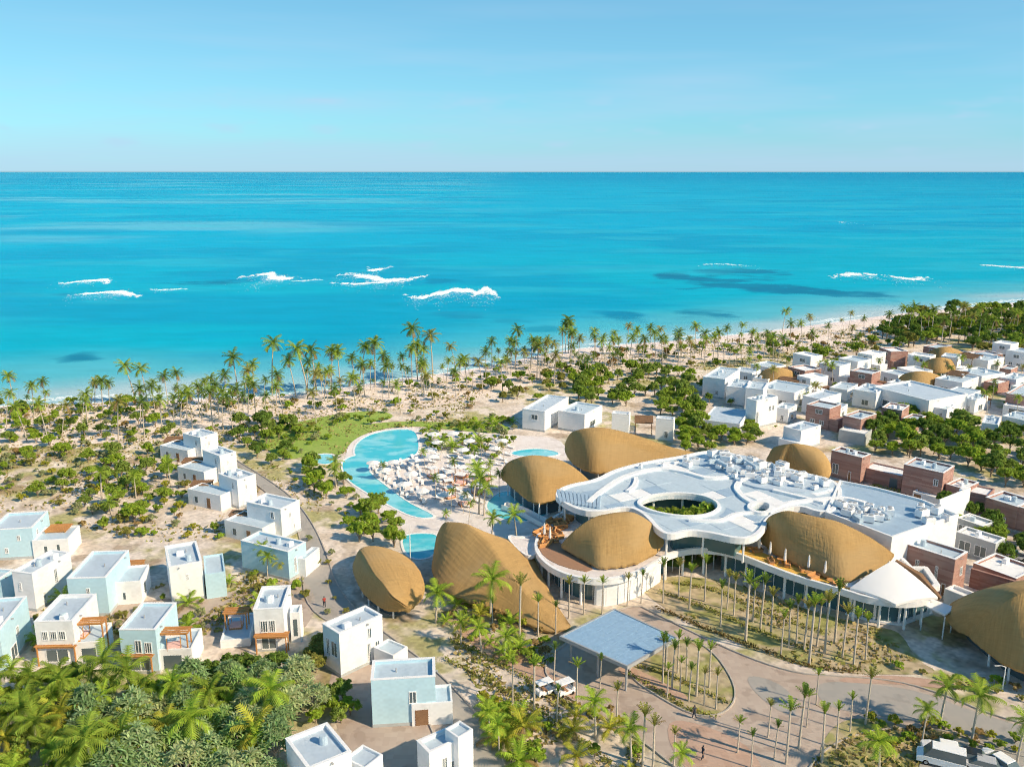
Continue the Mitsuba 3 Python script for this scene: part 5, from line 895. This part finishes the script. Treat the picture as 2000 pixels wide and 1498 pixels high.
labels['ground_cover'] = {'label': 'thin dry grass tufts over the bare sandy soil', 'category': 'grass', 'kind': 'stuff'}
# ------------------------------------------------------------------ vehicles
def wheel(x, y, r, w):
    return xf(tube([[0, -w / 2, 0], [0, w / 2, 0]], [r, r], 12), x, y, r), xf(tube([[0, -w / 2 - 0.015, 0], [0, w / 2 + 0.015, 0]], [r * 0.58, r * 0.58], 8), x, y, r)
def put(k, name, m, b, px, py, rz, smooth=False, label=None):
    p = G(px, py); return part(k, name, xf(m, p[0], p[1], 0.09, rz), b, smooth=smooth, label=label)
def car(label, px, py, rz, paint, kind='car', L=4.5, W=1.8):
    k = thing('parked_' + kind, label, kind); H = {'car': 1.45, 'van': 2.2}[kind]
    prof = [(-L / 2, .35), (-L / 2, .85), (-L / 2 + .25, .95), (L / 2 - .9, .9), (L / 2 - .1, .72), (L / 2, .35)] if kind == 'car' else [(-L / 2, .35), (-L / 2, 1.1), (L / 2 - .7, 1.1), (L / 2 - .05, .85), (L / 2, .35)]
    cab = [(-L / 2 + .2, .9), (-L / 2 + .75, H), (L / 2 - 1.9, H), (L / 2 - 1.1, .9)] if kind == 'car' else [(-L / 2 + .02, 1.05), (-L / 2 + .12, H), (L / 2 - 1.5, H), (L / 2 - .65, 1.05)]
    def ext(pf, w, tp=0.0):
        m = trimesh.creation.extrude_polygon(Polygon(pf), 2 * w, engine='earcut'); v = np.array(m.vertices); zz = v[:, 1]; hh = (zz - min(q[1] for q in pf)) / max(1e-6, max(q[1] for q in pf) - min(q[1] for q in pf))
        return np.column_stack([v[:, 0], -(v[:, 2] - w) * (1 - tp * hh), zz]), np.array(m.faces)
    put(k, 'body', ext(prof, W / 2), paint, px, py, rz); put(k, 'cabin', ext(cab, W / 2 - .06, .16), 'dark_glass', px, py, rz)
    rx0, rx1 = cab[1][0], cab[2][0]
    put(k, 'roof', bevel_box(rx0 - .03, rx1 + .03, -W / 2 + .2, W / 2 - .2, H - .02, H + .06, .05), paint, px, py, rz)
    for sx in (-1, 1):
        for sy in (-1, 1):
            t, h = wheel(sx * L * .3, sy * (W / 2 - .1), .33, .22); wk_ = put(k, 'wheel', t, 'rubber', px, py, rz); p = G(px, py); scene[wk_ + '__hub'] = mikit.ply(xf(h, p[0], p[1], 0.09, rz), 'grey_metal')
    for sy in (-1, 1): put(k, 'headlight', xf(box(0, .06, -.18, .18, -.07, .07), L / 2 - .04, sy * (W / 2 - .35), .62), 'white_paint', px, py, rz)
car('white van in the nearest row of the car park at the bottom right', 1836, 1492, 2.7, 'car_white', 'van', 5.0, 1.95)
car('white car behind the white van at the bottom right', 1840, 1472, 2.8, 'car_white')
car('black car between the white vehicles at the bottom right', 1886, 1487, 2.75, 'car_black')
car('silver car cut by the bottom edge right of the black car', 1912, 1502, 2.7, 'car_silver')
car('white car farthest right in the car park at the bottom', 1948, 1496, 2.0, 'car_white')
car('dark car parked at the right edge beside the service sheds', 1988, 1112, 2.6, 'car_black')
car('white car parked at the right edge beyond the dark one', 1982, 1092, 2.6, 'car_white')
def cart(label, px, py, rz):
    k = thing('golf_cart', label, 'golf cart')
    put(k, 'body', cat([bevel_box(-1.2, 1.15, -.6, .6, .25, .62, .08), bevel_box(-1.2, -.35, -.6, .6, .6, .85, .06), bevel_box(.75, 1.2, -.55, .55, .6, .95, .12)]), 'car_white', px, py, rz)
    put(k, 'seat', cat([bevel_box(-.45, .15, -.55, .55, .62, .8, .05), bevel_box(-.55, -.42, -.55, .55, .8, 1.2, .04)]), 'fabric_brown', px, py, rz)
    put(k, 'roof', bevel_box(-1.25, 1.0, -.65, .65, 1.83, 1.93, .05), 'white_paint', px, py, rz)
    for x in (-1.1, .85):
        for y in (-.55, .55): put(k, 'post', tube([[x * 1.03, y, .6], [x, y, 1.84]], [.03, .03], 6), 'grey_metal', px, py, rz)
    put(k, 'windscreen', xf(box(0, .02, -.52, .52, 0, .8), .92, 0, .98), 'dark_glass', px, py, rz)
    for x in (-.8, .8):
        for y in (-.52, .52): put(k, 'wheel', wheel(x, y, .23, .18)[0], 'rubber', px, py, rz)
cart('white-roofed golf cart parked below the canopy, left of two', 1064, 1356, 0.55); cart('white-roofed golf cart parked below the canopy, right of two', 1104, 1356, 0.55)

# ------------------------------------------------------------------ people
import manifold3d as m3
def person(label, px, py, rz, top, legs, z=0.1, arms=0.25, stride=0.22):
    k = thing('person', label, 'person'); p = G(px, py, z)
    J = {'pel': (0, 0, .95), 'che': (0.02, 0, 1.32), 'nek': (0.03, 0, 1.50)}
    def chain(ms, pts, rs):
        for (a, b), (ra, rb) in zip(zip(pts, pts[1:]), zip(rs, rs[1:])):
            ms.append(m3.Manifold.batch_hull([m3.Manifold.sphere(ra, 10).translate(list(a)), m3.Manifold.sphere(rb, 10).translate(list(b))]))
    def mesh(ms, tape=2):
        m = m3.Manifold.batch_boolean(ms, m3.OpType.Add).refine_to_length(0.05).to_mesh(); t = trimesh.Trimesh(m.vert_properties[:, :3], m.tri_verts); trimesh.smoothing.filter_taubin(t, iterations=6); return tm(t)
    skin = []
    chain(skin, [(0.03, 0, 1.46), (0.03, 0, 1.56)], [.055, .05]); chain(skin, [(0.035, 0, 1.60), (0.05, 0, 1.68)], [.085, .09]); chain(skin, [(.125, 0, 1.63), (.145, 0, 1.615)], [.016, .018])
    for s in (-1, 1):
        chain(skin, [(.04, s * .095, 1.64), (.03, s * .1, 1.67)], [.02, .022])
        sh, el, wr = (0.02, s * .19, 1.42), (-.02 + s * arms * .3, s * .25, 1.14), (.06 + s * arms * .6, s * .26, .90)
        chain(skin, [sh, el, wr], [.055, .042, .03]); h = np.array(wr); chain(skin, [h, h + [.01, 0, -.08]], [.032, .035])
        for f in range(4): chain(skin, [h + [-.03 + .02 * f, 0, -.09], h + [-.025 + .02 * f, -s * .01, -.135], h + [-.015 + .02 * f, -s * .025, -.165 - .012 * (f in (1, 2))]], [.010, .009, .008])
        chain(skin, [h + [.03, 0, -.03], h + [.055, -s * .01, -.065], h + [.06, -s * .02, -.095]], [.011, .010, .008])
        hip, kn, an = (0, s * .09, .92), (.05 + s * stride * .4, s * .10, .50), (-.02 + s * stride, s * .10, .08)
        chain(skin, [hip, kn, an], [.085, .058, .04]); chain(skin, [an, (an[0] + .16, an[1], .035)], [.042, .03])
    part(k, 'body', xf(mesh(skin), p[0], p[1], z, rz), 'skin', smooth=True)
    hair = []; chain(hair, [(0.01, 0, 1.66), (0.035, 0, 1.715)], [.098, .092]); part(k, 'hair', xf(mesh(hair), p[0], p[1], z, rz), 'cloth_dark', smooth=True)
    sh_ = []; chain(sh_, [(0, 0, .98), (0.02, 0, 1.2), (0.02, 0, 1.38)], [.135, .14, .12]); 
    for s in (-1, 1): chain(sh_, [(0.02, s * .08, 1.40), (0.02, s * .185, 1.40), (-.01 + s * arms * .15, s * .225, 1.25)], [.10, .075, .068])
    part(k, 'shirt', xf(mesh(sh_), p[0], p[1], z, rz), top, smooth=True)
    tr = []
    for s in (-1, 1): chain(tr, [(0, s * .06, .97), (0, s * .09, .90), (.05 + s * stride * .4, s * .10, .50), (-.015 + s * stride * .93, s * .10, .14)], [.12, .108, .075, .062])
    part(k, 'trousers', xf(mesh(tr), p[0], p[1], z, rz), legs, smooth=True)
person('person in dark clothes walking on the pale path below the round lawn', 1356, 1402, 2.4, 'cloth_dark', 'cloth_dark')
person('person in a red shirt walking on the road beside the left houses', 634, 1185, 1.9, 'cloth_red', 'cloth_dark')
person('person in dark clothes near the bottom edge of the drive', 1372, 1482, 0.4, 'cloth_dark', 'cloth_dark')

# ------------------------------------------------------------------ pool loungers, parasols, roof clutter, terrace furniture
def grp(gid, **parts_): scene[gid] = {'type': 'shapegroup', **parts_}
grp('lounger_g', frame=mikit.ply(cat([box(-.95, .95, -.33, -.27, .22, .3), box(-.95, .95, .27, .33, .22, .3)] + [box(x, x + .06, y, y + .06, 0, .22) for x in (-.9, .8) for y in (-.33, .27)]), 'grey_metal'),
    cushion=mikit.ply(cat([box(-.95, .35, -.32, .32, .3, .4), (np.array([[.35, -.32, .3], [.98, -.32, .68], [.98, .32, .68], [.35, .32, .3], [.35, -.32, .4], [.93, -.32, .76], [.93, .32, .76], [.35, .32, .4]]), BF)]), 'fabric_white'))
def parasol_mesh(R, z0, z1, n=8):
    a = np.arange(n) * 2 * np.pi / n; V = [[0, 0, z1]] + [[R * math.cos(t), R * math.sin(t), z0] for t in a] + [[0, 0, z1 - .1]] + [[R * .98 * math.cos(t), R * .98 * math.sin(t), z0 - .12] for t in a]
    F = [[0, 1 + i, 1 + (i + 1) % n] for i in range(n)] + [[n + 1, n + 2 + (i + 1) % n, n + 2 + i] for i in range(n)]
    for i in range(n): j = (i + 1) % n; F += [[1 + i, n + 2 + i, n + 2 + j], [1 + i, n + 2 + j, 1 + j]]
    return np.array(V), np.array(F)
grp('parasol_g', canopy=mikit.ply(parasol_mesh(1.5, 2.1, 2.6), 'fabric_white'), pole=mikit.ply(cyl(0, 0, 0, 2.5, .035, .035, 6), 'grey_metal'), base=mikit.ply(cyl(0, 0, 0, .1, .3, .28, 8), 'grey_metal'))
grp('closed_parasol_g', canopy=mikit.ply(tube([[0, 0, .8], [0, 0, 1.0], [0, 0, 2.6], [0, 0, 2.9]], [.18, .24, .12, .03], 8), 'fabric_white', smooth=True), pole=mikit.ply(cyl(0, 0, 0, .85, .04, .04, 6), 'grey_metal'))
grp('roof_unit_g', casing=mikit.ply(bevel_box(-.9, .9, -.6, .6, .12, 1.15, .08), 'car_white'), fan=mikit.ply(cat([cyl(-.4, 0, 1.15, 1.27, .34, .34, 10), cyl(.42, 0, 1.15, 1.27, .34, .34, 10)]), 'grey_metal'), feet=mikit.ply(cat([box(x, x + .12, -.55, .55, 0, .12) for x in (-.8, .68)]), 'grey_metal'))
grp('roof_duct_g', duct=mikit.ply(cat([bevel_box(-2.2, 2.2, -.3, .3, .35, .9, .05), bevel_box(1.6, 2.2, .3, 1.5, .35, .9, .05)]), 'pale_roof'), stand=mikit.ply(cat([box(x, x + .1, -.3, .3, 0, .35) for x in (-1.8, 0, 1.7)]), 'grey_metal'))
grp('sofa_g', seat=mikit.ply(bevel_box(-.9, .9, -.4, .4, .05, .42, .06), 'fabric_orange'), back=mikit.ply(bevel_box(-.9, .9, .28, .48, .42, .85, .06), 'fabric_orange'), arm=mikit.ply(cat([bevel_box(-.98, -.8, -.4, .45, .42, .62, .03), bevel_box(.8, .98, -.4, .45, .42, .62, .03)]), 'wood_brown'))
grp('table_g', top=mikit.ply(cyl(0, 0, .68, .75, .6, .6, 12), 'wood_orange'), leg=mikit.ply(cat([cyl(0, 0, 0, .68, .05, .05, 6), cyl(0, 0, 0, .05, .3, .28, 8)]), 'grey_metal'))
grp('daybed_g', mattress=mikit.ply(bevel_box(-.95, .95, -.95, .95, .25, .5, .07), 'fabric_pink'), frame=mikit.ply(cat([box(-1, 1, -1, 1, .02, .25)] + [box(x, x + .09, y, y + .09, .25, 2.1) for x in (-1, .91) for y in (-1, .91)]), 'wood_orange'), awning=mikit.ply(box(-1.02, 1.02, -1.02, 1.02, 2.1, 2.2), 'fabric_white'))
def spread(pts, n, gap, gid, name, label, category, group, z=0.06, ang=None, seed=1, ref_z=0.0, s=1.0, avoid=None):
    P = ppoly(pts, ref_z); prepare(P); r = np.random.default_rng(seed); x0, y0, x1, y1 = P.bounds; got = []; keys = []
    for _ in range(n * 60):
        x, y = r.uniform(x0, x1), r.uniform(y0, y1)
        if not P.contains(Point(x, y)) or (avoid is not None and avoid.contains(Point(x, y))) or (got and np.min(np.hypot(*(np.array(got) - [x, y]).T)) < gap): continue
        got.append((x, y)); keys.append(place(gid, name, label, category, group, x, y, z, rz=r.uniform(0, 360) if ang is None else ang + r.normal() * 6, s=s * (r.uniform(0.92, 1.08) if 'roof' not in gid else r.uniform(0.55, 1.25))))
        if len(got) >= n: break
    ranked(keys, got, label)
water = unary_union([p.buffer(0.8) for p in POOLS])
spread([(700, 908), (815, 895), (825, 940), (835, 985), (800, 975), (750, 945)], 46, 1.9, 'lounger_g', 'sun_lounger', 'white sun lounger between lagoon pool and river arm', 'sun lounger', 'sun loungers by the lagoon pool', ang=100, seed=51, avoid=water)
spread([(830, 860), (1000, 855), (1000, 900), (960, 940), (970, 975), (900, 1000), (850, 990), (835, 920)], 70, 2.1, 'lounger_g', 'sun_lounger', 'white sun lounger right of the lagoon pool', 'sun lounger', 'sun loungers on the right deck', ang=150, seed=52, avoid=water)
spread([(830, 860), (1000, 855), (1000, 900), (960, 940), (970, 975), (900, 1000), (850, 990), (835, 920)], 16, 4.2, 'parasol_g', 'parasol', 'open white parasol right of the lagoon pool', 'parasol', 'parasols on the right deck', seed=53, avoid=water)
spread([(705, 910), (815, 897), (825, 940), (830, 980), (790, 970)], 7, 4.5, 'parasol_g', 'parasol', 'open white parasol between lagoon pool and river arm', 'parasol', 'parasols by the lagoon pool', seed=54, avoid=water)
spread([(835, 930), (960, 930), (970, 980), (880, 1000)], 10, 3.0, 'daybed_g', 'daybed', 'canopied daybed on the lower part of the pool deck', 'daybed', 'daybeds on the pool deck', seed=55, avoid=water)
spread([(1380, 893), (1450, 897), (1540, 922), (1620, 945), (1600, 960), (1520, 955), (1450, 945), (1395, 915)], 34, 2.1, 'roof_unit_g', 'roof_unit', 'white rooftop machine at the back of the free-form roof', 'roof unit', 'roof machines at the back of the roof', z=ZR + 0.36, ref_z=ZR, seed=56)
spread([(1640, 985), (1700, 990), (1740, 1005), (1700, 1025), (1650, 1012)], 15, 1.8, 'roof_unit_g', 'roof_unit', 'white rooftop machine on the flat roof above the long dome', 'roof unit', 'roof machines above the long dome', z=ZR, ref_z=ZR, seed=57)
spread([(1660, 992), (1720, 1000), (1730, 1012), (1680, 1020)], 5, 3.2, 'roof_duct_g', 'roof_duct', 'pale duct on the flat roof above the long dome', 'roof duct', 'ducts above the long dome', z=ZR, ref_z=ZR, seed=58)
spread([(1400, 900), (1450, 905), (1590, 945), (1500, 950), (1420, 930)], 12, 4.0, 'roof_duct_g', 'roof_duct', 'pale duct at the back of the free-form roof', 'roof duct', 'ducts at the back of the roof', z=ZR + 0.36, ref_z=ZR, seed=59)
spread([(1240, 915), (1340, 900), (1380, 912), (1300, 912)], 9, 2.2, 'roof_unit_g', 'roof_unit', 'white rooftop machine along the back roof rim', 'roof unit', 'roof machines along the back rim', z=ZR, ref_z=ZR, seed=60, s=.8)
spread([(1800, 990), (1858, 1012), (1820, 1026), (1785, 1010)], 6, 2.4, 'roof_unit_g', 'roof_unit', 'white rooftop machine at the right end of the flat roof', 'roof unit', 'roof machines at the right end', z=ZR, ref_z=ZR, seed=61)
spread([(1045, 1040), (1085, 1015), (1110, 1015), (1090, 1055), (1060, 1070)], 26, 1.2, 'sofa_g', 'terrace_sofa', 'orange and brown sofa left of the podium dome', 'sofa', 'sofas left of the podium dome', z=ZT, ref_z=ZT, seed=62)
spread([(1440, 1064), (1500, 1086), (1560, 1110), (1640, 1140), (1650, 1150), (1590, 1135), (1500, 1100)], 12, 2.4, 'sofa_g', 'terrace_sofa', 'orange sofa on the yellow terrace', 'sofa', 'sofas on the yellow terrace', z=ZT + 0.1, ref_z=ZT, seed=63)
spread([(1440, 1064), (1500, 1086), (1560, 1110), (1640, 1140), (1650, 1150), (1590, 1135), (1500, 1100)], 8, 2.8, 'table_g', 'terrace_table', 'round table on the yellow terrace', 'table', 'tables on the yellow terrace', z=ZT + 0.1, ref_z=ZT, seed=64)
for i, (x, y) in enumerate([(1455, 1072), (1482, 1080), (1503, 1091), (1532, 1105), (1578, 1118), (1610, 1130)]):
    p = G2(x, y, ZT); place('closed_parasol_g', 'closed_parasol', f'closed white parasol on the yellow terrace, {ORD[i]} from the left', 'parasol', None, p[0], p[1], ZT + 0.1, s=1.0)
for i, (x, y) in enumerate([(1053, 1012), (1093, 1008), (1063, 1052), (1074, 1060)]):
    p = G2(x, y, ZT); place('closed_parasol_g', 'closed_parasol', f'closed white parasol among the orange sofas left of the podium dome, {ORD[i]} from the left', 'parasol', None, p[0], p[1], ZT, s=1.0)
for i, (x, y) in enumerate([(158, 1240), (340, 1262), (462, 1222)]):
    p = G2(x, y, 3.0 if i < 2 else 1.0); place('daybed_g', 'daybed', f'canopied daybed on the orange pergola terrace, {ORD[i]} from the left of the front row', 'daybed', None, p[0], p[1], 2.9 if i < 2 else 0.9, s=0.9)
# lamp posts
def lamp(label, px, py, H):
    k = thing('lamp_post', label, 'lamp post'); p = G(px, py)
    part(k, 'pole', cyl(p[0], p[1], 0, H, 0.09, 0.06, 8), 'white_paint'); part(k, 'arm', tube([[p[0], p[1], H - .05], [p[0] - .5, p[1], H + .15], [p[0] - 1.1, p[1], H + .2]], [.05, .04, .04], 6), 'white_paint')
    part(k, 'lantern', xf(bevel_box(-.3, .3, -.12, .12, 0, .1, .03), p[0] - 1.2, p[1], H + .12), 'grey_metal')
lamp('tall pale lamp post standing by the dark pool left of the pointed dome', 802, 1105, 7.5)
lamp('pale lamp post below the huge dome at the right edge', 1958, 1345, 3.2)
